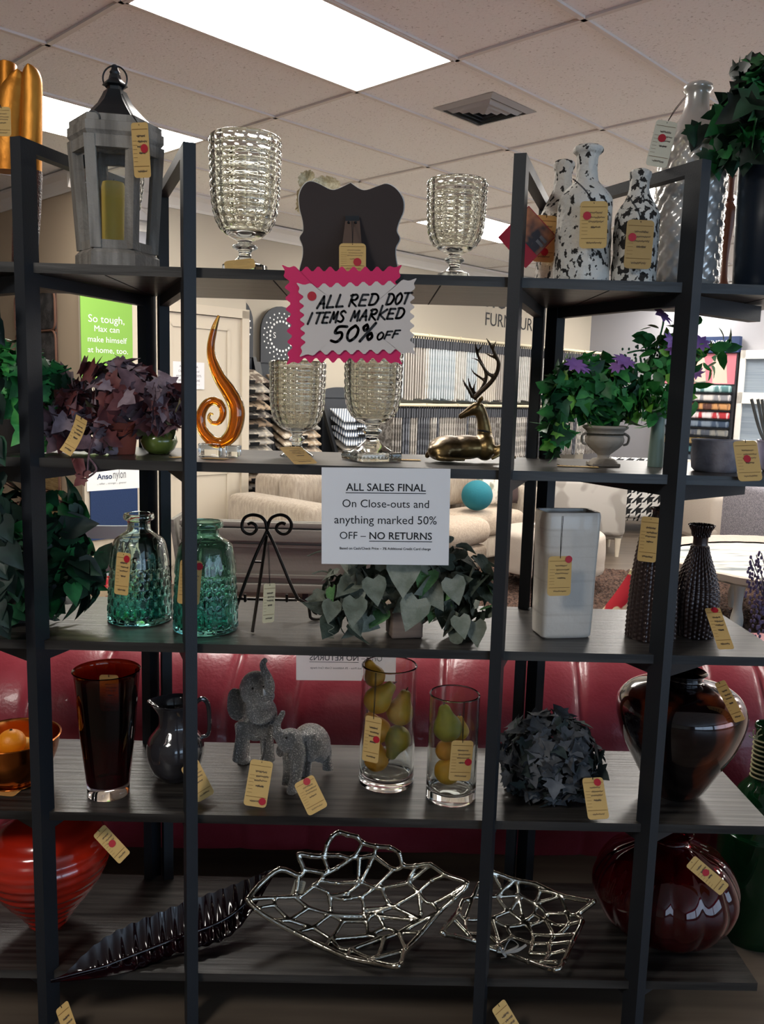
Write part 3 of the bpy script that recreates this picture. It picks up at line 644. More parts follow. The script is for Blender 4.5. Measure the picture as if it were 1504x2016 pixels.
# ------------------------------------------------------------------ rug sample racks
cols = ['#8f7f6e', '#7c3b38', '#a08c74', '#6d5f58', '#9b958c', '#84705c', '#56504c', '#b09a80', '#73655a', '#8b8780']
MS = [mat('carpet_sample_%d' % i, c, .95, col2='#3d3833' if i % 2 else '#cfc4b2', scale=(16, 16, 16), ramp=(.5, .62), bump=.4, bscale=120) for i, c in enumerate(cols)]
MS += [mat('striped_sample_%d' % i, c, .9, col2='#e4e4e2', scale=(14, 1, 1), ntype='wave', ramp=(.4, .6)) for i, c in enumerate(['#6a7687', '#8b8f94', '#50607a'])]
def rack(label, ca, cb, w, ztop, head, letters, grp, seed, zs0, n, pick, hang=False):
    o = thing('sample_rack', label, 'display rack', AB(ca, cb)); Mx = FAB(ca, cb); r = random.Random(seed)
    for s_ in (-1, 1):
        mb = MB(); x = s_*(w/2+.02)
        beam(mb, Mx @ Vector((x, -.18, 0)), Mx @ Vector((x, -.18, zs0+.05)), .035, .035, up=A); beam(mb, Mx @ Vector((x, -.18, zs0+.05)), Mx @ Vector((x, .12, ztop)), .035, .035, up=A)
        beam(mb, Mx @ Vector((x, .14, 0)), Mx @ Vector((x, .14, ztop)), .035, .035, up=A); part('side_frame', mb, M['black'], o, smooth=False)
    mb = MB(); box(mb, (0, .12, ztop/2), (w+.0, .012, ztop), Mx); part('back_panel', mb, M['charcoal'], o, smooth=False)
    mb = MB(); ol = [Mx @ Vector((x, .10, z)) for x, z in [(-w/2, ztop), (w/2, ztop)]+[(w/2*math.cos(t), ztop+head*.55+head*.45*math.sin(t)) for t in [i*math.pi/14 for i in range(15)]]]
    prism(mb, ol, B*-.015); hd = part('header_board', mb, M['charcoal'], o, smooth=False)
    mb = MB(); cz = ztop+head*.48
    if head < .2: cz = None
    for rr_, nn in ((.13, 22), (.165, 22), (.2, 22)) if cz else ():
        for i in range(nn):
            t = 2*math.pi*(i+.5*(rr_ == .165))/nn; c_ = Mx @ Vector((rr_*math.cos(t), .098, cz+rr_*math.sin(t)*1.0)); disc(mb, c_, A, Z, .011 if rr_ < .15 else .008, 10)
    if cz: part('dot_pattern', mb, M['whitep'], hd, smooth=False)
    if cz: text('lettering', letters, M['whitep'], hd, Mx @ Vector((.10 if letters == 'YA' else -.08, .097, cz-.02)), A, Z, height=.05, width=None)
    for i in range(n):
        z = zs0+i*(ztop-.1-zs0)/n; y_ = -.18+.13*(z-zs0)/(ztop-zs0)
        t = thing('carpet_sample', grp[0], 'carpet sample', Mx @ Vector((0, y_, z)), grp[1]); mb = MB(); tilt = .42+r.uniform(-.08, .08)
        Mt = Mx @ Matrix.Translation((0, y_, z)) @ Matrix.Rotation(tilt, 4, 'X') @ Matrix.Rotation(r.uniform(-.04, .04), 4, 'Z')
        rbox(mb, (0, .02, 0), (w-.03, .24, .022), .009, Mt); part('pile', mb, r.choice(pick), t)
        mb = MB(); box(mb, (0, -.095, .0), (.10, .012, .03), Mt); part('clip', mb, M['black'], t, smooth=False)
ra = [WP(px, 645, B, -5.8).dot(A) for px in (481, 580, 697)]; zt_ = WP(530, 645, B, -5.8).z-.25
rack('black carpet sample rack with dotted header board half hidden by the door wall', ra[0], -5.88, .46, zt_, .52, 'YA', ('patterned carpet sample tilted on the black rack beside the door wall', 'carpet samples on the dotted rack'), 4, .72, 13, MS[:10])
rack('black carpet sample rack with dotted header, half hidden by the pink sign', ra[1], -5.88, .46, zt_-.04, .50, 'S', ('carpet sample tilted on the black rack behind the clear goblets', 'carpet samples on the second dotted rack'), 5, .72, 13, MS[:10])
rack('black carpet sample rack with striped samples behind the square-footed goblet', ra[2]+.02, -5.88, .44, 1.45, .1, 'S', ('striped grey blue carpet sample on the rack behind the square-footed goblet', 'striped carpet samples'), 6, .7, 9, MS[10:]+MS[4:5])
# ------------------------------------------------------------------ fabric samples on two rails
M['rail'] = mat('cream_rail', '#d9cdae', .5)
FAB_HI = [mat('light_fabric_%d' % i, c, .9, col2=c2, scale=(25, 25, 25), ramp=(.4, .7)) for i, (c, c2) in enumerate((('#ebe7df', '#d5d0c6'), ('#e3dbcd', '#e0d8cb'), ('#d2d1cb', '#e2e0da'), ('#d8dee0', '#c0cbd0'), ('#cbbdab', '#d2c5b3'), ('#bfb8b0', '#c4bdb4'), ('#e0ddd6', '#c9c4ba')))]
FAB_LO = [mat('dark_fabric_%d' % i, c, .9, col2=c2, scale=(25, 25, 25), ramp=(.45, .55)) for i, (c, c2) in enumerate((('#a29c94', '#c3bdb4'), ('#86807a', '#a8a29b'), ('#5a5d65', '#80838a'), ('#dcd7ce', '#a39f99'), ('#7a7c82', '#55575d'), ('#b3ada6', '#77726c')))]
M['clip'] = mat('dark_sample_head', '#4b4d53', .7)
def rails(zr, zbot, a_s, a_e, mats, label, rl, grp, seed):
    r = random.Random(seed); L = a_e-a_s
    o = thing('wall_rail', rl, 'rail', AB((a_s+a_e)/2, WB+.2, zr)); mb = MB()
    box(mb, ((a_s+a_e)/2, -.02, zr+.02), (L, .03, .06), FAB(0, WB)); part('wall_plate', mb, M['rail'], o, smooth=False)
    mb = MB(); tube(mb, [AB(a_s, WB+.37, zr), AB(a_e, WB+.37, zr)], .016, 10); part('bar', mb, M['rail'], o)
    for i in range(int(L/.5)+1):
        mb = MB(); a = a_s+i*.5; beam(mb, AB(a, WB+.03, zr+.01), AB(a, WB+.39, zr+.01), .012, .02); part('arm', mb, M['rail'], o, smooth=False)
    protos = []
    sp = .038; n = int(L/sp)
    for m_ in mats:
        mb = MB(); hgt = zr-zbot-.05
        grid(mb, lambda u, v: Vector((.006*math.sin(u*9+v*2), -(u-.5)*.30, -.05-hgt*v)), 8, 5); grid(mb, lambda u, v: Vector((.012+.006*math.sin(u*9+v*2), -(u-.5)*.30, -.05-hgt*v)), 8, 5)
        for u in (0, 1): mb.add([Vector((x, -(u-.5)*.30, z)) for x, z in ((0, -.05), (.012, -.05), (.012, -.05-hgt), (0, -.05-hgt))], [(0, 1, 2, 3)])
        me = bpy.data.meshes.new('swatch'); me.from_pydata(mb.v, [], mb.f); finish(me, m_, .6)
        mb = MB(); box(mb, (.006, 0, -.065), (.018, .31, .09)); 
        for yy in (-.12, .12): box(mb, (.006, yy, -.02), (.006, .012, .05))
        m2 = bpy.data.meshes.new('sample_head'); m2.from_pydata(mb.v, [], mb.f); finish(m2, M['clip'], 0, False); protos.append((me, m2))
    last = 0
    for i in range(n):
        if r.random() < .75 and i: j = last
        else: j = r.randrange(len(protos)); last = j
        t = thing('fabric_sample', label, 'fabric sample', AB(a_s+.03+i*sp, WB+.22, zr-.017), grp); t.rotation_euler = (0, 0, math.pi/2-TH+-.06+r.uniform(-.03, .03))
        for nm, me in zip(('swatch', 'sample_head'), protos[j]): q = bpy.data.objects.new(nm, me); COL.objects.link(q); q.parent = t
        t.scale = (1, 1, r.uniform(.97, 1.02))
az0, az1 = max(WP(765, 700, B, WB+.3).dot(A), ra[2]+.34), A1-.22
zr1, zb1 = WP(900, 668, B, WB+.3).z, WP(900, 785, B, WB+.3).z
rails(zr1, zb1, az0, az1, FAB_HI, 'pale upholstery fabric sample hanging from the upper wall rail', 'upper cream wall rail of hanging fabric samples under the shop name', 'fabric samples on the upper rail', 11)
zr2 = WP(900, 798, B, WB+.3).z
rails(zr2, zr2-.58, az0, az1+.0, FAB_LO, 'darker upholstery fabric sample hanging from the lower wall rail', 'lower cream wall rail of hanging fabric samples', 'fabric samples on the lower rail', 12)
# shop name on the wall
p0, p1 = WP(955, 640, B, WB), WP(1056, 652, B, WB)
o = thing('wall_lettering', 'dark shop name lettering on the cream wall above the fabric samples', 'sign', AB((p0.dot(A)+p1.dot(A))/2, WB+.004, p0.z))
text('lettering', 'FURNITURE', M['ink'], o, AB(p0.dot(A), WB+.004, p0.z), A, Z, width=p1.dot(A)-p0.dot(A), height=.145, center=False)
q0, q1_ = WP(905, 610, B, WB), WP(1052, 617, B, WB)
text('lettering', 'NATIONAL', M['ink'], o, AB(q0.dot(A), WB+.004, WP(1050, 617, B, WB).z), A, Z, width=q1_.dot(A)-q0.dot(A), height=.22, center=False, bold=.015)
# ------------------------------------------------------------------ displays along the grey wall
def onR(px, py, off=0.02): return WP(px, py, A, A1-off)
def RB(b, z, off): return AB(A1-off, b, z)
bl, br = onR(1300, 760).dot(B), onR(1452, 760).dot(B)
o = thing('fabric_rack', 'tall fabric rack with navy header and pink picture on the grey wall', 'display rack', AB(A1-.2, (bl+br)/2))
FR = lambda b, z, off: frame(AB(A1-off, b, z), B, A, Z)
zt, z1, z2, zb = onR(1410, 664).z, onR(1410, 695).z, onR(1405, 758).z, .5
bw, bm_ = br-bl, (bl+br)/2
mb = MB(); box(mb, (0, 0, 0), (bw, .05, zt), FR(bm_, zt/2, .05)); part('board', mb, M['charcoal'], o, smooth=False)
mb = MB(); box(mb, (0, 0, 0), (bw+.03, .08, zt-z1), FR(bm_, (zt+z1)/2, .08)); hd = part('header', mb, M['navy'], o, smooth=False)
text('lettering', 'CANNERA', M['whitep'], hd, AB(A1-.122, onR(1411, 680).dot(B), onR(1411, 679, .12).z), B, Z, width=.36)
mb = MB(); box(mb, (0, 0, 0), (bw-.03, .012, z1-z2-.02), FR(bm_, (z1+z2)/2, .085)); M['pinkpic'] = mat('pink_picture', '#c4707c', .5); M['fleshpic'] = mat('beige_print', '#dcb3a4', .5); pc = part('picture', mb, M['pinkpic'], o, smooth=False)
mb = MB()
for db in (-.05, .21):
    prism(mb, [AB(A1-.093, bm_+db+x, z2+.02+z) for x, z in ((0, 0), (.18, 0), (.15, .25), (.10, .42), (.06, .45), (-.02, .25))], A*.001)
part('picture_print', mb, M['fleshpic'], pc, smooth=False)
MR = [mat('book_%d' % i, c, .8, col2=c2, scale=(14, 14, 3), ramp=(.45, .55)) for i, (c, c2) in enumerate((('#52787a', '#b9cfcf'), ('#8a8a90', '#d9d0cc'), ('#c8925e', '#5a3a32'), ('#b5343c', '#e5dada'), ('#3b4a60', '#7a8796'), ('#86857f', '#4a4f5a'), ('#c5a46a', '#7c6a4a'), ('#6aa5a5', '#3a5a68'), ('#39414c', '#5a6470')))]
for i in range(10):
    z = z2-.05-i*.105; t = thing('sample_book', 'row of folded fabric in the tall rack on the grey wall', 'fabric sample', AB(A1-.13, bm_, z-.04), 'folded fabrics in the tall rack'); mb = MB()
    rbox(mb, (0, 0, 0), (bw-.06, .08, .085), .02, FR(bm_, z, .13)); part('cover', mb, MR[i % len(MR)], t); mb = MB(); box(mb, (0, 0, 0), (bw-.05, .10, .012), FR(bm_, z-.05, .13)); part('ledge', mb, M['black'], t, smooth=False)
bl = onR(1458, 760).dot(B); w = .9
o = thing('blind_display', 'white framed display of grey roller blinds on the grey wall', 'display', AB(A1-.08, bl+w/2)); M['blind'] = mat('grey_blind', '#8d98a3', .8, col2='#7d8894', scale=(1, 1, 80))
zt, zm, zb = onR(1480, 690).z, onR(1480, 778).z, onR(1480, 872).z
for z0, z1 in ((zm, zt), (zb, zm)):
    mb = MB()
    for c, s in (((0, 0, (z1-z0)/2-.05), (w, .09, .1)), ((0, 0, -(z1-z0)/2+.015), (w, .09, .03)), ((-w/2+.03, 0, 0), (.06, .09, z1-z0)), ((w/2-.03, 0, 0), (.06, .09, z1-z0))): box(mb, c, s, FR(bl+w/2, (z0+z1)/2, .06))
    part('frame', mb, M['white'], o, smooth=False)
    mb = MB(); box(mb, (0, 0, 0), (w-.12, .02, z1-z0-.13), FR(bl+w/2, (z0+z1)/2-.035, .06)); part('blind', mb, M['blind'], o, smooth=False)
for b_ in (bl+.05, bl+w-.05):
    mb = MB(); box(mb, (0, 0, 0), (.05, .05, zb), FR(b_, zb/2, .06)); part('leg', mb, M['white'], o, smooth=False)
# ================================================================== the decor on the shelves
M['card'] = mat('manila_card', '#cba667', 0.8); M['cardline'] = mat('tag_print', '#7d5a2e', 0.8); M['pen'] = mat('pen_ink', '#4c4038', 0.7)
M['dot'] = mat('red_sticker', '#b01c2c', 0.5); M['string'] = mat('black_string', '#1c1a1a', 0.9)
M['glass'] = mat('clear_glass', '#f3f5f2', 0.01, trans=1.0, ior=1.46); M['smoke'] = mat('silvered_glass', '#dcdcd4', 0.03, trans=1.0, ior=1.5)
M['pane'] = thin_glass('pane_glass'); M['soil'] = mat('moss', '#2d2a1e', 1.0, bump=1.0, bscale=80)
def price_tag(what, p0, p1, w, dot=None, string=None, yaw=0.0, dark=None, pos3=False, name='price_tag', curl=0.0, sag=0.0):
    """p0 / p1: middle of the top and bottom edge as (px, py, depth) or points; w: width in metres; dot: (u, v) in the card"""
    P0 = p0 if isinstance(p0, Vector) else VP(*p0); P1 = p1 if isinstance(p1, Vector) else VP(*p1)
    d = P1-P0; L = d.length; d.normalize()
    x = Vector((math.cos(yaw), math.sin(yaw), 0)); x = (x-d*x.dot(d)).normalized(); n = d.cross(x)     # n faces the viewer
    if n.dot(CAMP-P0) < 0: n = -n
    w = w if w else .5*L
    o = thing(name, what, 'price tag', P0); r = .09*w*1.6
    Q = lambda u, v, e=0.0: P0+x*(u*w)+d*(v*L)+n*(e+curl*4*v*(1-v))
    mb = MB(); ol = []
    for cx, cy, a0 in ((.5-r/w, 1-r/L, 0), (-.5+r/w, 1-r/L, 90), (-.5+r/w, r/L, 180), (.5-r/w, r/L, 270)):
        for t in (0, 30, 60, 90): a_ = math.radians(a0+t); ol.append((cx+r/w*math.cos(a_), cy+r/L*math.sin(a_)))
    if curl:
        grid(mb, lambda u, v: Q(u-.5, v), 1, 10)
    else: prism(mb, [Q(u, v) for u, v in ol], -n*.0006)
    part('card', mb, dark or M['card'], o, smooth=False)
    rd = random.Random(hash((round(P0.x, 3), round(P0.z, 3))) % 9999); mb = MB()
    for v, th in ((.12, .016), (.79, .016)): ribbon(mb, [Q(-.44, v, .0007), Q(.44, v, .0007)], th*L*.6, n)
    for k in range(6): v = .33+k*.075; ribbon(mb, [Q(-.43, v, .0007), Q(-.22, v, .0007)], .006*L, n)
    part('printing', mb, M['cardline'], o, smooth=False)
    mb = MB()
    for k, (u0, u1) in enumerate(((-.2, .3), (-.15, .4), (-.2, .36), (-.1, .25), (-.25, .3))):
        v = (.24, .34, .43, .55, .88)[k]; m_ = 18
        ribbon(mb, [Q(u0+(u1-u0)*i/m_, v+(.022 if i % 2 else -.02)*rd.uniform(.3, 1.2), .0008) for i in range(m_+1)], .0075*L, n)
    part('lettering', mb, M['pen'], o, smooth=False)
    if dot:
        mb = MB(); disc(mb, Q(dot[0], dot[1], .0012), x, d, .0085, 24); part('red_dot', mb, M['dot'], o, smooth=False)
    mb = MB(); hole = Q(0, .05, .001)
    if string:
        S_ = [q if isinstance(q, Vector) else VP(*q) for q in string]
        for s_ in (-.0012, .0012): spline(mb, [hole]+[q+x*s_ for q in S_], .0007, 5, 5)
    else: tube(mb, [hole+n*.001, hole-d*.006+n*.002], .0008, 5)
    part('string', mb, M['string'], o); return o
# ------------------------------------------------------------------ glass goblets
def goblet(label, cx, base, y, pts, zin_px, bumps, rows, square=False, m=None):
    """pts: silhouette (half width, row) from foot to rim"""
    b = VP(cx, base, y); prof = ppx(cx, y, pts, 4); z0 = prof[0][1]; zs = {L1: L1, L2: L2}
    lv = min((L1, L2), key=lambda q: abs(q-z0)); sh = lv-z0
    prof = [(r, z if z > lv+.02 else lv+max(0, (z-z0))*(.02-0)/(max(.021, lv+.02-z0))) for r, z in prof]
    o = thing('glass_goblet', label, 'goblet', (b.x, b.y, lv), None)
    zi = VP(cx, zin_px, y).z; zr = prof[-1][1]; rmax = max(r for r, z in prof if z > zi); cell = (zr-zi)/rows; amp = cell*.21
    def rf(th, r, z):
        if z < zi+cell*.4 or z > zr-.002: return 0
        row = (z-zi)/cell; u = (th*bumps/(2*math.pi)) % 1*2-1; v = row % 1*2-1; q = u*u*.9+v*v*.9
        return amp*math.sqrt(max(0, 1-q))*min(1, r/rmax*1.2)
    outer = resample(prof, cell/6)
    inner = [(max(r-.006, .001), z) for r, z in resample([p for p in prof if p[1] > zi+.004], cell/2)][::-1]
    mb = MB(); z0f = lv+(.022 if square else 0)
    lathe(mb, b, [(0, z0f)]+[(r, z) for r, z in outer if z > z0f]+[(inner[0][0]+.003, zr+.0015)]+inner+[(0, inner[-1][1])], bumps*6, rf=lambda th, r, z: 0)
    mb = MB(); L_ = [(0, z0f)]+[(r, z) for r, z in outer if z > z0f]; k = len(L_)
    full = L_+[(inner[0][0]+.003, zr+.0015)]+inner+[(0, inner[-1][1])]
    vs, fs, rowsI, n = [], [], [], bumps*6
    for i, (r, z) in enumerate(full):
        if r < 1e-6: rowsI.append([len(vs)]); vs.append(b*1.0); vs[-1] = Vector((b.x, b.y, z)); continue
        row = []
        for q in range(n):
            th = 2*math.pi*q/n; R_ = r+(rf(th, r, z) if i < k else 0); row.append(len(vs)); vs.append(Vector((b.x+R_*math.cos(th), b.y+R_*math.sin(th), z)))
        rowsI.append(row)
    for a_, c_ in zip(rowsI, rowsI[1:]):
        for q in range(n):
            q2 = (q+1) % n
            if len(a_) == 1: fs.append((a_[0], c_[q2], c_[q]))
            elif len(c_) == 1: fs.append((a_[q], a_[q2], c_[0]))
            else: fs.append((a_[q], a_[q2], c_[q2], c_[q]))
    mb.add(vs, fs); part('bowl', mb, m or M['smoke'], o, angle=0.9)
    if square:
        mb = MB(); w = square*mpp(b); R45 = frame(Vector((b.x, b.y, lv+.011)), Vector((math.cos(.5), math.sin(.5), 0)), Vector((-math.sin(.5), math.cos(.5), 0)), Z)
        rbox(mb, (0, 0, 0), (w, w, .021), .003, R45)
        for s_ in range(4):
            t = s_*math.pi/2
            for i in range(11): c_ = Matrix.Rotation(t, 3, 'Z') @ Vector((w/2, (i/10-.5)*w*.9, 0)); ell(mb, R45 @ c_, (.003, .003, .003), n=8, m=5)
        part('foot', mb, m or M['smoke'], o)
    return o
g1 = goblet('largest clear hobnail glass goblet, on the top shelf beside the lantern', 482, 532, 1.95,
       [(44, 530), (44, 524), (26, 517), (14, 508), (12, 499), (15, 494), (24, 489), (23, 484), (14, 480), (16, 475), (34, 466), (50, 448), (60, 420), (64.5, 385), (66.5, 340), (68, 300), (68, 271)], 462, 18, 11)
g2 = goblet('smaller clear hobnail glass goblet, on the top shelf near the speckled bottles', 893, 548, 1.97,
       [(34, 546), (34, 541), (20, 535), (11, 527), (12, 520), (19, 514), (18, 509), (11, 505), (14, 501), (30, 494), (44, 480), (53, 455), (56, 420), (57, 385), (58, 357)], 492, 18, 10)
g3 = goblet('clear ribbed glass goblet with round foot, on the second shelf beside the amber swirl', 584, 902, 2.06,
       [(32, 901), (33, 897), (22, 889), (12, 881), (10, 873), (15, 867), (15, 862), (10, 858), (14, 851), (30, 843), (44, 826), (51, 800), (53, 765), (54, 712)], 845, 20, 11)
g4 = goblet('clear hobnail glass goblet on a square beaded foot, second shelf under the starburst signs', 731, 900, 2.0,
       [(44, 890), (42, 887), (26, 877), (13, 865), (12, 858), (19, 850), (19, 846), (12, 842), (14, 836), (30, 829), (44, 814), (52, 790), (55, 760), (56, 690)], 828, 18, 10, square=88)
# ------------------------------------------------------------------ top shelf
# gold sculpture
M['gold'] = mat('gold_leaf', '#a8681c', 0.42, metal=0.7, col2='#c08434', scale=(6, 6, 3), bump=.15, bscale=40); M['mosaic'] = mat('dark_mosaic', '#2b1512', 0.35, col2='#5a2e22', scale=(60, 60, 60), ntype='voronoi', ramp=(.2, .6), bump=1.0, bscale=200)
y = 2.05; b = VP(20, 515, y)
o = thing('gold_sculpture', 'tall gold and dark mosaic twin-lobed sculpture at the end of the top shelf', 'sculpture', (b.x, b.y, L1))
def lobe(mb, pts, mi=0, n=24, fl=.8):
    ring = []
    for cx, py, hw in pts: P = VP(cx, py, y); ring.append((P, hw*mpp(P)))
    vs = []; fs = []
    for P, r in ring: vs += [P+Vector((r*math.copysign(abs(math.cos(t))**.8, math.cos(t)), fl*max(r, .025)*math.sin(t), 0)) for t in [2*math.pi*k/n for k in range(n)]]
    for i in range(len(ring)-1): fs += [(i*n+k, i*n+(k+1) % n, (i+1)*n+(k+1) % n, (i+1)*n+k) for k in range(n)]
    fs += [tuple(range(n))[::-1], tuple((len(ring)-1)*n+k for k in range(n))]; mb.add(vs, fs, mi)
mb = MB(); lobe(mb, catmull([(61, 338, 20.5), (62, 260, 20.5), (63, 200, 20), (63, 160, 19), (62, 142, 15), (62, 133, 8), (62, 131, 1)], 4)); part('gold_lobe', mb, M['gold'], o, .9)
mb = MB(); lobe(mb, catmull([(16, 338, 30), (18, 260, 30), (22, 200, 28), (28, 165, 24), (36, 150, 16), (40, 143, 6), (41, 141, 1)], 4)); part('gold_lobe', mb, M['gold'], o, .9)
mb = MB(); lobe(mb, [(14, 200, 17), (15, 128, 17), (15, 125, 15), (15, 124, 8)]); part('neck', mb, M['gold'], o, .9)
mb = MB(); zb_ = VP(36, 522, y).z
pts = [(48, 529, 24), (50, 480, 25), (53, 420, 26.5), (57, 337.5, 26)]; lobe(mb, pts); part('mosaic_body', mb, M['mosaic'], o, .9)
price_tag('price tag at the picture edge, hanging on the gold sculpture', (2, 210, 1.93), (4, 268, 1.93), .04)
# lantern
M['driftwood'] = mat('weathered_wood', '#8d877f', 0.75, col2='#6b655e', scale=(40, 40, 4), bump=.3, bscale=120); M['lmetal'] = mat('dark_zinc', '#2b2e31', 0.4, metal=.6)
M['wax'] = mat('yellow_wax', '#f3cf66', 0.5, sss=.2)
y = 1.925; b = VP(232, 522, y); k = mpp(b); ly = b.y
o = thing('lantern', 'hexagonal weathered wood candle lantern with dark metal roof on the top shelf', 'lantern', (b.x, ly, L1))
zz_ = lambda py: VP(232, py, y).z
def hexring(hw, z, rot=.17, c=b): return [Vector((c.x+hw*k*math.cos(rot+math.pi/3*i), c.y+hw*k*math.sin(rot+math.pi/3*i), z)) for i in range(6)]
def hexsolid(mb, secs, mi=0):
    vs = [v for s_ in secs for v in hexring(*s_)]; n = len(secs)
    fs = [(i*6+j, i*6+(j+1) % 6, (i+1)*6+(j+1) % 6, (i+1)*6+j) for i in range(n-1) for j in range(6)]+[tuple(range(6))[::-1], tuple((n-1)*6+j for j in range(6))]; mb.add(vs, fs, mi)
zb = L1
mb = MB(); hexsolid(mb, [(80, zb), (80, zz_(508)), (72, zz_(500)), (70, zz_(497))]); part('base', mb, M['driftwood'], o, .3)
mb = MB(); hexsolid(mb, [(84, zz_(287)), (90, zz_(279)), (90, zz_(262)), (86, zz_(260)), (86, zz_(248)), (82, zz_(246))]); part('top_frame', mb, M['driftwood'], o, .3)
bt, bb_ = hexring(80, zz_(287)), hexring(66, zz_(498)); cc = Vector((b.x, b.y, 0))
for i in range(6):
    j = (i+1) % 6
    mb = MB(); beam(mb, bb_[i]*.97+cc*.03+Z*(bb_[i].z*.03), bt[i]*.97+cc*.03+Z*(bt[i].z*.03), .022, .022, up=(bt[j]-bt[i])); part('corner_post', mb, M['driftwood'], o, smooth=False)
    mb = MB()
    up_ = Z
    beam(mb, bb_[i]+Z*.008, bb_[j]+Z*.008, .012, .018); part('lower_rail', mb, M['driftwood'], o, smooth=False)
    mb = MB(); beam(mb, bt[i]-Z*.012, bt[j]-Z*.012, .012, .024); part('upper_rail', mb, M['driftwood'], o, smooth=False)
    mb = MB(); s_ = .93; q = [cc*(1-s_)+v*s_+Z*(v.z*(1-s_)) for v in (bb_[i], bb_[j], bt[j], bt[i])]; nn = (q[1]-q[0]).cross(q[3]-q[0]).normalized()*.002; prism(mb, q, nn); part('pane', mb, M['pane'], o, smooth=False)
mb = MB(); hexsolid(mb, [(72, zz_(247)), (64, zz_(238)), (48, zz_(222)), (33, zz_(205)), (25, zz_(190)), (21, zz_(181)), (15, zz_(181)), (15, zz_(172)), (24, zz_(170)), (22, zz_(166)), (12, zz_(156)), (10, zz_(148)), (7, zz_(146))]); rf_ = part('roof', mb, M['lmetal'], o, .3)
mb = MB(); lathe(mb, b, [(0, zz_(150)), (9*k, zz_(148)), (10*k, zz_(143)), (7*k, zz_(138)), (6*k, zz_(134)), (7*k, zz_(131)), (4*k, zz_(128)), (0, zz_(127.5))], 16); part('finial', mb, M['lmetal'], rf_)
mb = MB(); tube(mb, [Vector((b.x+23*k*math.cos(t), b.y, zz_(155)+23*k*math.sin(t))) for t in [2*math.pi*i/32 for i in range(32)]], .0018, 8, closed=True); part('ring_handle', mb, M['lmetal'], rf_)
P = Vector((b.x-18*k, b.y-84*k*.87, zz_(258)))
mb = MB(); tube(mb, [P+Vector((12*k*math.cos(t), -.004, 12*k*math.sin(t))) for t in [math.pi*(i/10-.5)*1.4 for i in range(11)]], .002, 6); rbox(mb, P+Vector((-.006, 0, 0)), (.02, .006, .022), .002); part('latch', mb, M['lmetal'], o)
cz = VP(223, 360, y).z
cb = Vector((VP(224, 430, y).x, b.y, 0)); zf = L1+.014
mb = MB(); hexsolid(mb, [(62, L1+.002), (62, zf)]); part('floor_plate', mb, M['driftwood'], o, .3)
cd_ = thing('pillar_candle', 'yellow pillar candle standing inside the lantern', 'candle', (cb.x, cb.y, zf)); mb = MB()
lathe(mb, cb, [(0, zf+.0005), (22*k, zf+.0005), (22.5*k, zf+.01), (22.5*k, cz-.01), (20*k, cz), (6*k, cz-.004), (0, cz-.006)], 32); part('wax_body', mb, M['wax'], cd_)
mb = MB(); tube(mb, [Vector((cb.x, cb.y, cz-.007)), Vector((cb.x+.002, cb.y, cz+.008))], .0012, 6); part('wick', mb, M['string'], cd_)
price_tag('price tag with red dot hanging on the lantern', (274, 241, 1.80), (281, 350, 1.815), .04, (.22, .47), [(258, 222, 1.835), (240, 185, 1.89)], yaw=-.35)
price_tag('price tag leaning at the foot of the largest goblet on the top shelf', (470, 511, 1.885), (474, 531, 1.86), .065, None)
# scalloped picture frame from behind, with burlap bow
M['mdf'] = mat('brown_backing_board', '#3a302d', 0.85); M['whiteedge'] = mat('white_edge', '#e6e3dc', 0.5); M['burlap'] = mat('burlap', '#f3e8cc', 0.95, col2='#d8c9a6', scale=(150, 150, 150), bump=.5, bscale=300)
y = 1.93; half = [(690, 360), (665, 372), (650, 373), (628, 362), (610, 357), (597, 366), (589, 385), (590, 410), (596, 435), (597, 455), (590, 468), (596, 485), (596, 505), (590, 530), (590, 541)]
right = [(690, 360), (708, 372), (722, 374), (745, 366), (762, 362), (780, 372), (793, 392), (794, 415), (785, 437), (781, 455), (787, 470), (779, 487), (779, 507), (783, 530), (783, 545)]
ol = catmull(half[:1]+half[1:], 4); orr = catmull(right, 4)
Pm = VP(690, 545, y)
o = thing('picture_frame', 'scalloped picture frame seen from its brown back, behind the starburst signs', 'picture frame', (Pm.x, y+.01, L1))
def tilt(P, e=0.0): return Vector((P.x, y+e-(P.z-L1)*.0, P.z))
out = [VP(px, py, y) for px, py in ol]+[VP(px, py, y) for px, py in orr[::-1][:-1]]
for v in out: v.z = max(v.z, L1+.001)
mb = MB(); prism(mb, out, Vector((0, .006, 0))); part('backing', mb, M['mdf'], o, smooth=False)
ce = sum(out, Vector((0, 0, 0)))/len(out); out2 = [Vector((ce.x+(v.x-ce.x)*1.022, y+.0065, max(L1+.0005, ce.z+(v.z-ce.z)*1.016+.0015))) for v in out]
mb = MB(); prism(mb, out2, Vector((0, .012, 0))); part('frame', mb, M['whiteedge'], o, smooth=False)
M['easelw'] = mat('brown_board', '#5b473c', 0.7)
mb = MB(); q = [VP(680, 434, y-.004), VP(708, 434, y-.004), VP(716, 531, y-.055), VP(668, 531, y-.055)]; prism(mb, q, Vector((0, -.004, 0))); es = part('easel_back', mb, M['easelw'], o, smooth=False)
mb = MB(); beam(mb, VP(680, 431, y-.006), VP(707, 431, y-.006), .006, .012)
for px in (686, 700): ell(mb, VP(px, 438, y-.012), (.003, .003, .003), n=10, m=6)
part('hinge', mb, M['lmetal'], es)
bo = thing('burlap_bow', 'frayed cream burlap bow tied on the corner of the scalloped frame', 'bow', VP(615, 380, y+.03)); rb = random.Random(5)
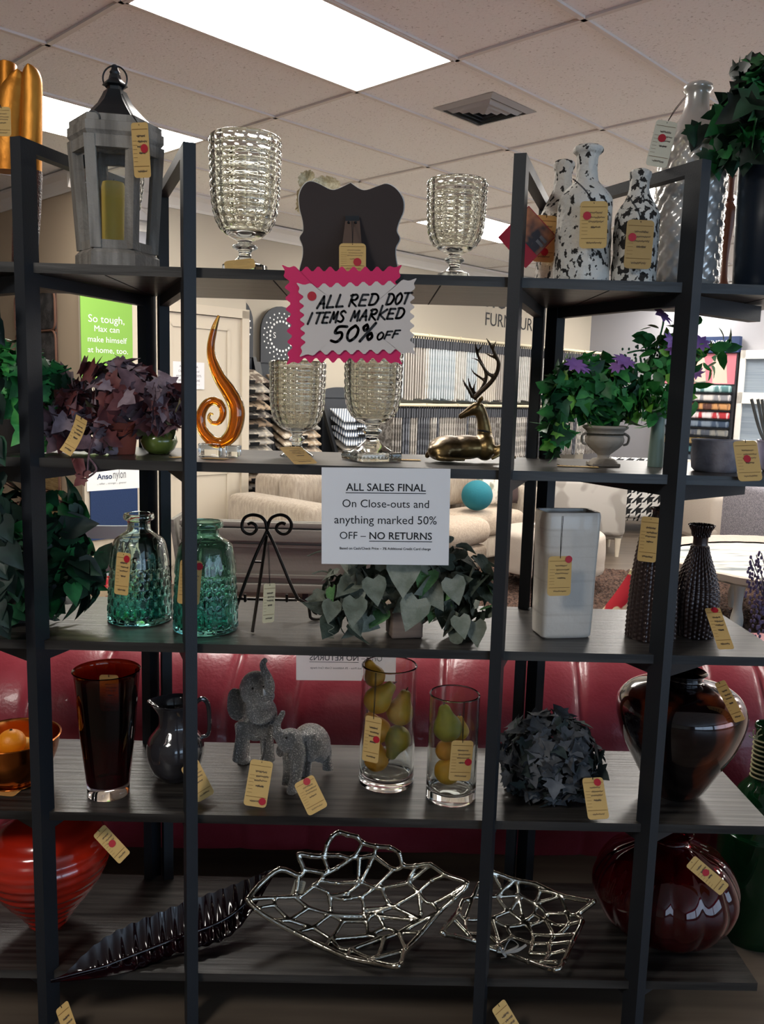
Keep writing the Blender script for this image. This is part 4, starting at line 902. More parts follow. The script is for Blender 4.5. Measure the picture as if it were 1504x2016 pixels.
for pts in ([(588, 345), (600, 337), (612, 336), (620, 345), (612, 362), (600, 372), (590, 368)], [(622, 350), (640, 347), (664, 353), (668, 372), (640, 378), (612, 372)], [(588, 372), (584, 392), (582, 412), (592, 420), (606, 405), (606, 378)]):
    mb = MB(); c_ = (sum(p[0] for p in pts)/len(pts), sum(p[1] for p in pts)/len(pts)); ring = catmull(pts, 6, closed=True)
    fr = [(px+rb.uniform(-2, 2), py+rb.uniform(-2, 2)) for px, py in ring]
    def lay(dy, s_): return [VP(c_[0]+(px-c_[0])*s_, c_[1]+(py-c_[1])*s_, y+.024+dy) for px, py in fr]
    a_, b2, c2 = lay(0, 1), lay(.012, .6), lay(.022, .15); n = len(fr); mb.add(a_+b2+c2, [(i, (i+1) % n, n+(i+1) % n, n+i) for i in range(n)]+[(n+i, n+(i+1) % n, 2*n+(i+1) % n, 2*n+i) for i in range(n)]+[tuple(range(2*n, 3*n))]); part('loop', mb, M['burlap'], bo, .9)
price_tag('price tag with red dot hanging on the back of the scalloped frame', (694, 479, 1.852), (694, 535, 1.846), .057, (.18, .66), [(694, 450, 1.89), (693, 436, 1.915)])
# three speckled white bottles
M['speckle'] = mat('speckled_plaster', '#d8d4cc', 0.85, col2='#2a2725', scale=(80, 80, 66), ramp=(.57, .6), detail=4, bump=.6, bscale=90)
M['speckle2'] = mat('heavily_speckled_plaster', '#d8d4cc', 0.85, col2='#2a2725', scale=(80, 80, 66), ramp=(.51, .54), detail=4, bump=.6, bscale=90)
def bottle(label, cx, y, pts, m, n=48, rf=None, lv=L1, name='bottle', mt=.005, cat='bottle', pn='body'):
    prof = ppx(cx, y, pts, 5); P = VP(cx, pts[0][1], y); z0 = prof[0][1]
    prof = [(r, max(z, lv) if z-lv > .02 else lv+(max(0, z-z0))*.02/max(1e-4, (lv+.02-z0))) for r, z in prof]
    o = thing(name, label, cat, (P.x, P.y, lv)); mb = MB(); prof = [(prof[0][0]*.9, lv)]+prof[1:]
    pr = vessel(resample(prof, .006), mt, lv+.01); lathe(mb, P, pr, n, rf=rf); part(pn, mb, m, o, .9); return o
lump = lambda a: (lambda th, r, z: a*noise.noise(Vector((math.cos(th)*3, math.sin(th)*3, z*28))))
bottle('tallest white plaster bottle with dark speckles, on the top shelf', 1143, 1.92, [(52, 553), (54, 545), (54, 500), (53, 450), (52, 405), (49, 390), (38, 374), (24, 358), (20, 340), (20, 318), (22, 306), (28, 300), (28, 292), (24, 289)], M['speckle'], rf=lump(.003))
bottle('short white bottle with dense dark speckles, beside the tall pearl vase', 1246, 1.90, [(41, 557), (43, 550), (43, 500), (43, 440), (42, 425), (36, 412), (24, 390), (19, 372), (19, 355), (21, 348), (21, 340), (17, 336)], M['speckle2'], rf=lump(.0025))
bottle('white speckled bottle standing behind the tallest one, next to the post', 1098, 2.06, [(43, 555), (44, 545), (44, 500), (44, 440), (42, 428), (32, 405), (22, 380), (17, 360), (17, 340), (20, 330), (20, 321), (17, 318)], M['speckle'], rf=lump(.0025))
price_tag('price tag with red dot on the tallest speckled bottle', (1170, 396, 1.832), (1167, 489, 1.832), .058, (-.25, .31), [(1150, 372, 1.856), (1128, 352, 1.875)])
price_tag('price tag with faded red dot on the short speckled bottle', (1262, 433, 1.835), (1254, 529, 1.835), .058, (-.27, .36), [(1256, 415, 1.85), (1236, 385, 1.875)], dark=mat('aged_card', '#b0905c', .8))
price_tag('price tag on the speckled bottle behind the tallest one', (1076, 424, 2.0), (1068, 516, 2.0), .05, (.05, .78))
# red leaflet hung from the rear bottle
y = 1.965; q = [VP(1041, 405, y), VP(1095, 465, y), VP(1035, 528, y), VP(980, 467, y)]
o = thing('red_leaflet', 'square red leaflet with picture, hanging cornerwise behind the black post', 'leaflet', q[0])
mb = MB(); prism(mb, q, Vector((0, .001, 0))); part('card', mb, mat('red_card', '#a3142c', .5), o, smooth=False)
W_ = lambda u, v, e: q[0]*(1-u)*(1-v)+q[1]*u*(1-v)+q[2]*u*v+q[3]*(1-u)*v+Vector((0, -e, 0))
mb = MB(); prism(mb, [W_(0.02, .02, .001), W_(.98, .02, .001), W_(.98, .62, .001), W_(.02, .62, .001)], Vector((0, .0005, 0))); pc = part('picture', mb, mat('dark_picture', '#2d2a31', .5, col2='#b9764f', scale=(14, 14, 14), ramp=(.45, .6)), o, smooth=False)
mb = MB()
for v in (.24, .36): prism(mb, [W_(.72, v, .0018), W_(.93, v, .0018), W_(.93, v+.07, .0018), W_(.72, v+.07, .0018)], Vector((0, .0003, 0)))
part('picture_print', mb, M['greyink'], pc, smooth=False)
# tall pearl vase, dark planter with ivy, wooden candlestick
M['pearl'] = mat('pearl_glaze', '#cfccc8', 0.22, metal=.35, coat=.6)
def dimple(th, r, z): return .003*math.sin(th*16+math.pi*(int(z/.018) % 2))*abs(math.sin(math.pi*z/.018)) if r > .06 else 0
bottle('tall pearl white vase with dimpled surface and narrow neck on the top shelf', 1345, 2.02, [(62, 560), (65, 545), (66, 450), (66, 350), (64, 310), (58, 280), (42, 250), (28, 225), (23, 205), (23, 185), (27, 176), (27, 169), (23, 166)], M['pearl'], 96, dimple, name='tall_vase', cat='vase')
price_tag('white-faced price tag with red dot on the tall pearl vase', (1314, 238, 1.93), (1291, 328, 1.93), .046, (-.05, .38), [(1330, 215, 1.96), (1352, 188, 1.99)], yaw=-.2, dark=mat('pale_card', '#ddd6c0', .8))
M['walnut'] = mat('reddish_wood', '#6d3a22', .4)
b = VP(1424, 556, 2.16); o = thing('candlestick', 'turned reddish wood candlestick behind the pearl vase', 'candlestick', (b.x, b.y, L1)); mb = MB()
prof = ppx(1424, 2.16, [(20, 575), (20, 568), (9, 556), (6, 520), (8, 480), (12, 440), (14, 415), (10, 405), (7, 398), (9, 392), (6, 386), (6, 350), (9, 346)], 4); prof = [(prof[0][0], L1)]+[p for p in prof if p[1] > L1+.002]; lathe(mb, b, [(0, L1)]+prof+[(0, prof[-1][1])], 24); part('stem', mb, M['walnut'], o, .9)
M['ivy'] = [mat('ivy_%d' % i, c, .5, col2=c2, scale=(30, 30, 30)) for i, (c, c2) in enumerate((('#123521', '#1c4a2e'), ('#1c5a30', '#2c7a40'), ('#0a1c16', '#12291f'), ('#37904a', '#58ad58')))]
b = VP(1500, 562, 1.93); o = thing('ivy_planter', 'dark navy planter spilling dark green ivy at the end of the top shelf', 'potted plant', (b.x, b.y, L1)); mb = MB(); k = mpp(b)
pr = [(50*k, L1), (55*k, L1+.01), (60*k, VP(1500, 430, 1.93).z), (62*k, VP(1500, 290, 1.93).z), (66*k, VP(1500, 283, 1.93).z)]; lathe(mb, b, vessel(pr, .006, L1+.02), 40); part('pot', mb, mat('navy_glaze', '#18222f', .3), o, .9)
zt_ = VP(1500, 300, 1.93).z; mb = MB(); lathe(mb, b, [(0, zt_-.02), (55*k, zt_-.02), (0, zt_+.01)], 24); part('soil', mb, M['soil'], o)
mb = MB(); rd = random.Random(21)
for c_, r_, n_ in (((1490, 205), (62, 60), 110), ((1425, 245), (60, 48), 100), ((1500, 150), (40, 45), 60), ((1440, 285), (55, 25), 40), ((1385, 240), (28, 40), 30)):
    C_ = VP(*c_, 1.87); foliage(mb, C_, (r_[0]*k, .07, r_[1]*k), n_, .055, IVY, rd, 3, .5, .2)
part('foliage', mb, M['ivy'][:3], o, angle=0)
mb = MB()
for px, py in ((1420, 250), (1455, 215), (1395, 270), (1490, 170)): spline(mb, [Vector((b.x, b.y, zt_)), VP((px+1500)/2, py-25, 1.97), VP(px, py, 1.95)], .003, 6, 6)
part('stems', mb, M['ivy'][2], o)
# starburst signs and paper notices
M['pink'] = mat('hot_pink_card', '#d21c5c', .55); M['greycard'] = mat('white_card', '#cfc3bb', .6)
def starburst(name, label, corners, y, nt, ns, depth, m):
    c = [Vector((*p, 0)) for p in corners]; out = []; ctr = sum(c, Vector((0, 0, 0)))/4
    for i in range(4):
        p, q = c[i], c[(i+1) % 4]; n = nt if i % 2 == 0 else ns; out.append(p+(p-ctr).normalized()*4)
        for j in range(2*n-1):
            t = (j+1)/(2*n); e = p.lerp(q, t); inn = (ctr-e); nd = Vector((-(q-p).y, (q-p).x, 0)).normalized(); nd = nd if nd.dot(inn) > 0 else -nd
            out.append(e+nd*((depth*.3 if j in (0, 2*n-2) else depth) if j % 2 == 0 else 0))
    # soften the teeth
    sm = []
    for i, p in enumerate(out): a_, b_ = out[i-1], out[(i+1) % len(out)]; sm += [p.lerp(a_, .16), p.lerp(p*.5+(a_+b_)*.25, .35), p.lerp(b_, .16)]
    o = thing(name, label, 'sign', VP(ctr.x, ctr.y, y)); mb = MB(); q = [VP(p.x, p.y, y) for p in sm]; n = len(q); c0 = VP(ctr.x, ctr.y, y); e = Vector((0, .0012, 0))
    mb.add(q+[c0]+[v+e for v in q]+[c0+e], [(i, (i+1) % n, n) for i in range(n)]+[(n+1+(i+1) % n, n+1+i, 2*n+1) for i in range(n)]+[(i, n+1+i, n+1+(i+1) % n, (i+1) % n) for i in range(n)]); part('card', mb, m, o, smooth=False); return o
starburst('starburst_card', 'hot pink zigzag starburst card taped to the top shelf edge behind the white one', [(557, 523), (789, 523), (790, 716), (566, 716)], 1.826, 10, 9, 13, M['pink'])
y = 1.822
o = starburst('starburst_sign', 'white zigzag starburst sign reading all red dot items marked half price', [(586, 558), (818, 549), (817, 697), (592, 701)], y, 9, 8, 12, M['greycard'])
mb = MB(); c_ = VP(614, 583, y-.0008); disc(mb, c_, Vector((1, 0, 0)), Z, 9*mpp(c_), 32); part('red_dot', mb, M['dot'], o, smooth=False)
ST = {'A': [[(0, 0), (.45, 1), (.8, 0)], [(.18, .38), (.72, .38)]], 'L': [[(.1, 1), (0, 0), (.8, .05)]], 'R': [[(.05, 0), (.12, 1)], [(-.05, .9), (.5, 1), (.75, .8), (.55, .55), (.12, .5), (.85, 0)]],
      'E': [[(.75, .95), (.1, .95), (0, .02), (.75, .02)], [(.05, .5), (.62, .52)]], 'D': [[(.08, .98), (0, .02)], [(-.05, .95), (.5, .95), (.85, .6), (.6, .1), (-.02, .02)]], 'O': [[(.45, 1), (.1, .75), (.05, .3), (.35, 0), (.75, .25), (.8, .7), (.45, 1)]],
      'T': [[(-.1, .95), (.95, .98)], [(.42, .96), (.3, 0)]], 'I': [[(.4, 1), (.2, 0)]], 'M': [[(0, 0), (.15, .95), (.42, .3), (.75, .98), (.85, 0)]], 'S': [[(.8, .85), (.4, 1), (.1, .75), (.7, .35), (.5, .02), (-.02, .1)]],
      'K': [[(.1, 1.3), (0, 0)], [(.85, .95), (.1, .45), (.9, 0)]], '5': [[(.95, 1), (.25, .98), (.1, .58), (.6, .62), (.75, .3), (.45, 0), (-.05, .08)]], '0': [[(.5, 1), (.1, .7), (.08, .25), (.4, 0), (.8, .3), (.82, .75), (.5, 1)]],
      '%': [[(1.0, 1.1), (.1, -.1)], [(.3, 1.0), (.08, .82), (.25, .6), (.45, .8), (.3, 1.0)], [(.85, .45), (.62, .25), (.8, 0), (1.02, .2), (.85, .45)]], 'F': [[(0, 0), (.15, .95), (.85, .98)], [(.08, .5), (.65, .52)]]}
mb = MB()
def hand(s, x0, y0, x1, y1, h, wt, slant=.30):
    n = len(s); 
    for i, ch in enumerate(s):
        if ch == ' ': continue
        bx, by = x0+(x1-x0)*i/n, y0+(y1-y0)*i/n; cw = (x1-x0)/n*.86
        for st in ST[ch]:
            q = catmull(st, 5) if ch in 'OSDR05%' and len(st) > 3 else st
            ribbon(mb, [VP(bx+u*cw+v*h*slant, by-v*h, y-.0008) for u, v in q], wt*mpp(VP(bx, by, y)), Vector((0, -1, 0)))
hand('ALL', 624, 607, 680, 603, 24, 4.4); hand('RED', 686, 603, 746, 600, 23, 4.2); hand('DOT', 760, 600, 808, 597, 22, 4.2)
hand('ITEMS', 603, 638, 680, 633, 22, 4.2); hand('MARKED', 690, 632, 797, 626, 21, 4.2); hand('50%', 652, 673, 734, 667, 30, 5.4); hand('OFF', 741, 669, 788, 663, 15, 3.6)
part('lettering', mb, M['ink'], o, smooth=False)
def notice(label, c4, y, lines, name='paper_notice', mirror=False, m=None):
    P = [VP(*c, y) for c in c4]; o = thing(name, label, 'notice', P[0]); mb = MB(); prism(mb, P, Vector((0, .0006, 0))); part('sheet', mb, m or M['paper'], o, smooth=False)
    X = (P[1]-P[0]); w = X.length; X.normalize(); U = (P[0]-P[3]); h = U.length; U.normalize()
    for s, v, wd, bold, ul in lines:
        uc = .5
        if isinstance(s, tuple): s, uc = s
        org = P[0]+X*w*uc-U*h*v+Vector((0, -.0006 if not mirror else -.0006, 0)); mt = M['ink'] if not mirror else M['greyink']
        text('lettering', s, mt, o, org, -X if mirror else X, U, width=w*wd, bold=bold)
        if ul:
            mb = MB(); e = Vector((0, -.0006, 0)); ribbon(mb, [org-X*w*wd/2-U*h*.022, org+X*w*wd/2-U*h*.022], .0016 if bold else .001, Vector((0, -1, 0))); part('underline', mb, mt, o, smooth=False)
    return o
L_ = [('ALL SALES FINAL', .235, .62, .012, 1), ('On Close-outs and', .405, .675, 0, 0), ('anything marked 50%', .575, .80, 0, 0), (('OFF –', .245), .735, .205, 0, 0), (('NO RETURNS', .62), .735, .49, .012, 1), ('Based on Cash/Check Price – 3% Additional Credit Card charge', .845, .715, .012, 0)]
notice('white all sales final notice hanging from the front edge of the second shelf', [(633, 920), (887, 923), (883, 1113), (633, 1110)], 1.826, L_)
h_ = (1335-1285)
Lm = [('ALL SALES FINAL', .235, .62, .012, 1), ('On Close-outs and', .405, .675, 0, 0), ('anything marked 50%', .575, .80, 0, 0), (('OFF –', .755), .735, .205, 0, 0), (('NO RETURNS', .38), .735, .49, .012, 1), ('Based on Cash/Check Price – 3% Additional Credit Card charge', .845, .715, .012, 0)]
notice('white notice seen from behind with mirrored lettering, above the red sofa', [(583, 1187), (781, 1190), (780, 1341), (583, 1339)], DB+.004, Lm, mirror=True, m=translucent_paper('backlit_paper', '#e6e3e4'))
# ------------------------------------------------------------------ second shelf
def base_on(px, py, lv, ymin=1.87, ymax=2.2): P = HP(px, py, lv); return P if ymin < P.y < ymax else Vector((VP(px, py, max(ymin, min(ymax, P.y))).x, max(ymin, min(ymax, P.y)), lv))
def potted(name, label, cat, b, pot_prof, pot_mat, cells, size, shape, mats, seed, lv, droop=.4, weights=None, pot_t=.005, stems=(), soil=None, n=36, square=False, zmin=None, wid=1.0, inner=.35):
    o = thing(name, label, cat, (b.x, b.y, lv)); k = mpp(b)
    if pot_prof:
        mb = MB(); lathe(mb, b, vessel(pot_prof, pot_t, lv+.012), n); part('pot', mb, pot_mat, o, .9)
        r, z = pot_prof[-1]; mb = MB(); lathe(mb, b, [(0, z-.02), (r-pot_t*1.1, z-.02), (r*.5, z-.006), (0, z)], 20); part('soil', mb, M['soil'], o)
    rd = random.Random(seed); mb = MB()
    for (px, py, dy), (rx, ry), cnt in cells:
        C_ = VP(px, py, b.y+dy); foliage(mb, C_, (rx*k, min(rx, ry)*k*.9 if rx > 20 else rx*k, ry*k), cnt, size, shape, rd, len(mats), droop, inner, zmin=zmin, w=weights, wid=wid)
    part('foliage', mb, mats, o, angle=0)
    if stems:
        mb = MB()
        for st in stems: spline(mb, [VP(px, py, b.y+dy) for px, py, dy in st], .0022, 6, 6)
        part('stems', mb, mats[0], o)
    return o
IV = M['ivy']
# ivy at the far end of the second and third shelves, both partly behind the end post
b = Vector((VP(20, 890, 1.98).x, 1.98, L2))
potted('potted_ivy', 'bright green ivy plant behind the end post, on the second shelf', 'potted plant', b, [(.045, L2), (.055, L2+.06), (.058, L2+.075)], mat('dark_pot', '#2b241f', .7),
       [((75, 755, .0), (38, 62), 95), ((20, 760, 0), (50, 90), 120), ((115, 735, -.02), (22, 14), 8), ((65, 860, -.02), (30, 45), 26)], .045, IVY, [IV[1], IV[3], IV[0]], 31, L2, .5, stems=([(20, 830, 0), (60, 760, 0), (140, 725, -.02)],))
b = Vector((VP(40, 1215, 2.02).x, 2.02, L3))
potted('potted_ivy', 'large dark green ivy spreading over the end of the third shelf', 'potted plant', b, [(.06, L3), (.07, L3+.08), (.073, L3+.1)], mat('dark_pot2', '#2b241f', .7),
       [((95, 1040, -.03), (60, 75), 110), ((20, 1080, -.05), (50, 130), 130), ((110, 1140, -.06), (75, 50), 70), ((165, 1120, -.03), (32, 25), 16), ((125, 985, 0), (18, 20), 5)], .062, HEART, [IV[0], IV[2], IV[1]], 32, L3, .45, [4, 3, 1], zmin=L3+.012, stems=([(60, 1150, 0), (140, 1110, 0), (205, 1085, -.03)], [(60, 1150, 0), (150, 1145, -.05), (215, 1125, -.03)]))
b = Vector((VP(8, 1250, 1.80).x-.03, 1.9, L3))
tr = thing('trailing_ivy', 'long trailing dark ivy vine hanging past the end post at the picture edge', 'plant', Vector((VP(-20, 640, 1.76).x, 1.76, L1-.05)))
mb = MB(); rd = random.Random(33); pth = catmull([(-30, 560), (-25, 640), (-12, 760), (-14, 880), (-6, 980), (4, 1080), (0, 1160), (8, 1235)], 10); mbs = MB()
tube(mbs, [VP(px, py, 1.765) for px, py in pth], .0025, 6)
for i in range(70):
    px, py = rd.choice(pth); P = VP(px+rd.uniform(-24, 8), py+rd.uniform(-14, 14), 1.775+rd.uniform(-.03, .02)); leaf(mb, P, (rd.uniform(-.8, .8), rd.uniform(-.7, .1), -1), (0, -1, .4), rd.uniform(.035, .06), HEART, rd.choice((0, 0, 1, 2)), .2, .2)
part('leaves', mb, [IV[2], IV[2], IV[0]], tr, angle=0); part('vine', mbs, IV[2], tr)
# burgundy ivy in a terracotta pot
M['terra'] = mat('terracotta', '#a24f3b', .7, bump=.15); BUR = [mat('burgundy_leaf_%d' % i, c, .6, col2=c2, scale=(30, 30, 30)) for i, (c, c2) in enumerate((('#503840', '#75585f'), ('#56282b', '#6f3a38'), ('#75626a', '#94828a'), ('#6f6a4e', '#8d8763')))]
b = base_on(240, 889, L2, 1.93, 2.0); k = mpp(b); fy = D-.008-b.y
o = potted('potted_ivy', 'burgundy leaved ivy in a terracotta pot trailing over the second shelf', 'potted plant', b, [(25*k, L2), (31*k, L2+48*k), (34*k, L2+49*k), (35*k, L2+62*k)], M['terra'],
       [((235, 785, 0), (115, 68), 260), ((150, 815, -.03), (50, 45), 60), ((320, 800, 0), (40, 45), 60), ((180, 870, -.05), (40, 30), 30), ((120, 870, -.04), (28, 24), 18), ((205, 845, -.05), (30, 30), 16)], .046, IVY, BUR, 34, L2, .35, [5, 4, 5, 1],
       stems=([(235, 830, 0), (195, 845, -.09), (182, 868, fy), (175, 895, fy), (172, 935, fy)], [(235, 830, 0), (150, 840, -.05), (100, 880, -.05)], [(174, 900, fy), (190, 925, fy), (165, 945, fy)]), zmin=L2+.006)
mb = MB()
for px, py in ((165, 940), (172, 925), (160, 918)): leaf(mb, VP(px, py, D-.010), (-.6, -.15, -.5), (0, -1, .2), .03, IVY, 0)
part('trailing_leaves', mb, BUR[1], o, angle=0)
price_tag('curled price tag hanging in the burgundy ivy', (161, 822, 1.85), (128, 892, 1.85), .032, None, yaw=-.3, curl=-.008)
b = base_on(313, 883, L2, 1.98, 2.03); k = mpp(b)
potted('potted_leaves', 'small round glossy green pot with pale leaves beside the terracotta pot', 'potted plant', b, [(20*k, L2), (30*k, L2+10*k), (36*k, L2+24*k), (33*k, L2+36*k), (26*k, L2+42*k)], mat('olive_glaze', '#5d6b2f', .2, coat=.5), [((318, 842, 0), (28, 14), 14)], .035, HEART, [mat('olive_leaf', '#6f7a4a', .6)], 35, L2, .1)
# amber swirl
M['amber'] = mat('amber_glass', '#fbc566', .02, trans=.95, ior=1.5); M['amber2'] = mat('amber_core', '#ee9a26', .1, trans=.75, ior=1.45)
y = 2.02
o = thing('glass_swirl', 'amber glass swirl sculpture on a clear block, on the second shelf', 'sculpture', (VP(435, 893, y).x, y, L2))
pth = [(1225, 205, 8), (1195, 290, 19), (1175, 400, 24), (1188, 490, 30), (1230, 590, 38), (1290, 680, 46), (1330, 760, 48), (1335, 840, 48), (1310, 930, 44), (1250, 985, 36), (1180, 975, 35), (1125, 910, 32), (1112, 830, 30), (1140, 760, 28), (1190, 730, 26), (1238, 757, 24), (1250, 815, 21), (1225, 862, 17), (1185, 866, 13), (1162, 838, 10), (1172, 810, 8), (1190, 815, 6)]
P0 = [(VP(40+x/3.133, 560+yy/3.133, y), r/3.133*mpp(VP(435, 800, y))) for x, yy, r in pth]
zmin = min(p.z-r for p, r in P0[8:11]); sh = L2+.024-zmin
mb = MB(); spline(mb, [p+Z*sh*.5 for p, r in P0], [r*1.02 for p, r in P0], 8, 20); part('swirl', mb, M['amber'], o, 0)
mb = MB(); spline(mb, [p+Z*sh*.5 for p, r in P0[1:-3]], [r*.55 for p, r in P0[1:-3]], 8, 14); part('colour_core', mb, M['amber2'], o, 0)
k = mpp(VP(435, 890, y))
for cx, w in ((415, 42), (459, 26)):
    mb = MB(); P = VP(cx, 890, y); h = .03 if w > 30 else .026; rbox(mb, (P.x, y, L2+h/2), (w*k, .055, h), .003); part('block', mb, M['glass'], o)
mb = MB(); P = VP(440, 895, y); rbox(mb, (P.x, y, L2+.003), (60*k, .06, .0058), .001); 
price_tag('small price tag lying flat beside the clear block of the amber swirl', HP(400, 903, L2)+Z*.002, HP(446, 905, L2)+Z*.002, .035, None)
price_tag('small price tag lying flat at the edge of the second shelf beside the front post', HP(337, 902, L2)+Z*.002, HP(362, 901, L2)+Z*.002, .025, None)
price_tag('price tag slipping off the foot of the round-footed ribbed goblet', Vector((VP(572, 889, 1.98).x, 1.96, L2+.03)), VP(603, 913, 1.83), .052, None, yaw=.15)
price_tag('price tag lying flat in shade beside the square goblet foot', HP(776, 906, L2)+Z*.002, HP(828, 907, L2)+Z*.002, .03, None)
# deer
M['bronze'] = mat('antique_bronze', '#5f4d33', .32, metal=.8, col2='#9a8152', scale=(14, 14, 14), ramp=(.45, .7), bump=.1, bscale=120); M['antler'] = mat('dark_bronze', '#4f4233', .35, metal=.8)
yd = 2.03; Q = lambda X, Y_, dy=0.0: VP(760+X/4.065, 560+Y_/4.065, yd+dy)
k = mpp(VP(910, 880, yd))/4.065
o = thing('deer_figurine', 'bronze lying stag figurine with tall antlers on the second shelf', 'figurine', (VP(905, 905, yd).x, yd, L2))
mb = MB(); K_ = k
def cap(mb, pts, n=14): spline(mb, [p for p, r in pts], [r for p, r in pts], 5, n)
ell(mb, Q(500, 1320), (165*k, .062, 105*k)); ell(mb, Q(640, 1310), (170*k, .055, 98*k)); ell(mb, Q(790, 1305), (88*k, .05, 115*k)); ell(mb, Q(440, 1345, -.03), (110*k, .035, 75*k))
cap(mb, [(Q(800, 1290), 62*k), (Q(790, 1190), 58*k), (Q(775, 1090), 50*k), (Q(750, 1010), 46*k), (Q(725, 975), 44*k)])
cap(mb, [(Q(745, 985), 50*k), (Q(700, 1010), 47*k), (Q(650, 1035), 34*k), (Q(605, 1060), 26*k), (Q(580, 1068), 22*k)])
for s_ in (-1, 1): cap(mb, [(Q(735, 960, s_*.012), 14*k), (Q(762, 925, s_*.03), 20*k), (Q(770, 900, s_*.036), 7*k)])
cap(mb, [(Q(820, 1350, -.03), 36*k), (Q(880, 1330, -.04), 26*k), (Q(935, 1300, -.042), 17*k), (Q(900, 1370, -.05), 17*k), (Q(840, 1405, -.055), 15*k)])
cap(mb, [(Q(820, 1360, .03), 36*k), (Q(900, 1360, .04), 24*k), (Q(980, 1380, .04), 17*k), (Q(1040, 1395, .03), 15*k)])
cap(mb, [(Q(480, 1360, -.05), 50*k), (Q(420, 1395, -.06), 30*k), (Q(520, 1405, -.07), 20*k), (Q(640, 1408, -.07), 15*k)])
cap(mb, [(Q(360, 1340), 20*k), (Q(330, 1375), 24*k), (Q(335, 1400), 14*k)])
mz = min(v.z for v in mb.v); 
for v in mb.v: v.z += L2+.0005-mz
up = L2+.0005-mz
organic('body', mb, M['bronze'], o, .0035, 5)
mb = MB()
for s_, lst in ((-1, (([(700, 925, 22), (750, 875, 20), (830, 800, 19), (885, 720, 18), (900, 640, 16), (880, 585, 15), (850, 520, 13), (800, 435, 5)]), [(855, 525, 12), (868, 490, 9), (882, 455, 4)], [(885, 600, 13), (835, 580, 9), (785, 555, 4)], [(870, 745, 16), (820, 725, 14), (770, 660, 11), (735, 615, 8), (680, 597, 4)], [(695, 915, 16), (660, 850, 13), (630, 805, 10), (612, 757, 4)])),
                (1, (([(695, 920, 20), (760, 850, 17), (795, 780, 16), (800, 720, 15), (770, 650, 13), (740, 590, 12), (722, 530, 10), (714, 460, 4)]), [(735, 550, 10), (760, 510, 8), (785, 483, 3)], [(798, 785, 13), (740, 745, 10), (700, 715, 8), (678, 675, 4)], [(695, 900, 14), (680, 850, 12), (665, 800, 9), (655, 742, 4)], [(700, 870, 10), (705, 820, 8), (722, 775, 4)]))):
    for br in lst: cap(mb, [(Q(x_, y_, s_*(.012+.05*min(1, max(0, (920-y_)/450))))+Z*up, r_*k) for x_, y_, r_ in br], 10)
organic('antlers', mb, M['antler'], o, .0022, 3)
mb = MB(); lathe(mb, (0, 0), [(57*k, -.003), (60*k, 0), (57*k, .003), (55*k, 0), (57*k, -.003)], 24, M=frame(Q(790, 1185)+Z*up, Vector((1, 0, 0)), Vector((0, 1, 0)), Z) @ Matrix.Rotation(.25, 4, 'Y')); part('neck_cord', mb, M['string'], o)
# urn with green ivy
M['stone'] = mat('crackled_stone', '#a4988a', .7, col2='#6f6459', scale=(9, 9, 9), ramp=(.5, .58), detail=6, bump=.2); PUR = mat('purple_petal', '#a274bc', .6); GRN = [mat('green_leaf_%d' % i, c, .5, col2=c2, scale=(25, 25, 25)) for i, (c, c2) in enumerate((('#1d5a2c', '#2f7a3c'), ('#2f7d3a', '#4c9c4c'), ('#173f2a', '#24583a'), ('#6fae3c', '#8cc456')))]
def flower(mb, c, d, s, rd, mi=0, n=6):
    d = Vector(d).normalized(); u = d.orthogonal().normalized(); v = d.cross(u)
    for i in range(n):
        t = 2*math.pi*i/n; leaf(mb, c, (u*math.cos(t)+v*math.sin(t))*1.0+d*.35, d, s, LONG, mi, .15, .3, 1.5)
b = base_on(1187, 912, L2, 1.98, 2.03); k = mpp(b); z = lambda py: VP(1187, py, b.y).z
zs = [(27, L2+.006), (27, L2+.010), (20, L2+.018), (13, z(902)), (12, z(896)), (18, z(890)), (32, z(878)), (38, z(866)), (35, z(855)), (37, z(848)), (44, z(842)), (44, z(839))]
prof = catmull([(r*k, zz__) for r, zz__ in zs], 4)
o = potted('urn_plant', 'crackled stone urn with full green ivy and purple flowers on the second shelf', 'potted plant', b, prof, M['stone'],
       [((1170, 760, 0), (92, 52), 250), ((1190, 800, -.02), (75, 28), 70), ((1100, 800, -.03), (28, 60), 50), ((1088, 860, -.05), (16, 34), 22), ((1225, 790, 0), (45, 25), 40)], .040, IVY, GRN, 41, L2, .4, [5, 4, 3, 1], stems=([(1185, 830, 0), (1120, 790, -.03), (1092, 840, -.05), (1085, 890, -.05)],))
mb = MB(); rbox(mb, (b.x, b.y, L2+.004), (54*k, 54*k, .0078), .0015); part('plinth', mb, M['stone'], o)
mb = MB(); rd = random.Random(5)
for s_ in (-1, 1):
    P = Vector((b.x+s_*36*k, b.y-.006, z(862))); spline(mb, [P+Z*.012, P+Vector((s_*.012, 0, .004)), P+Vector((s_*.010, 0, -.012)), P+Vector((0, 0, -.016))], .003, 5, 8)
part('handles', mb, M['stone'], o)
for px, py, s_ in ((1133, 720, .03), (1146, 726, .022), (1228, 712, .03), (1216, 722, .022)):
    mb = MB(); flower(mb, VP(px, py, b.y-.055), (rd.uniform(-.5, .5), -.7, rd.uniform(.4, 1.0)), s_, rd, n=8); part('flower', mb, PUR, o, angle=0)
price_tag('price tag lying flat beside the stone urn', HP(1097, 918, L2)+Z*.002, HP(1178, 921, L2)+Z*.002, .028, None)
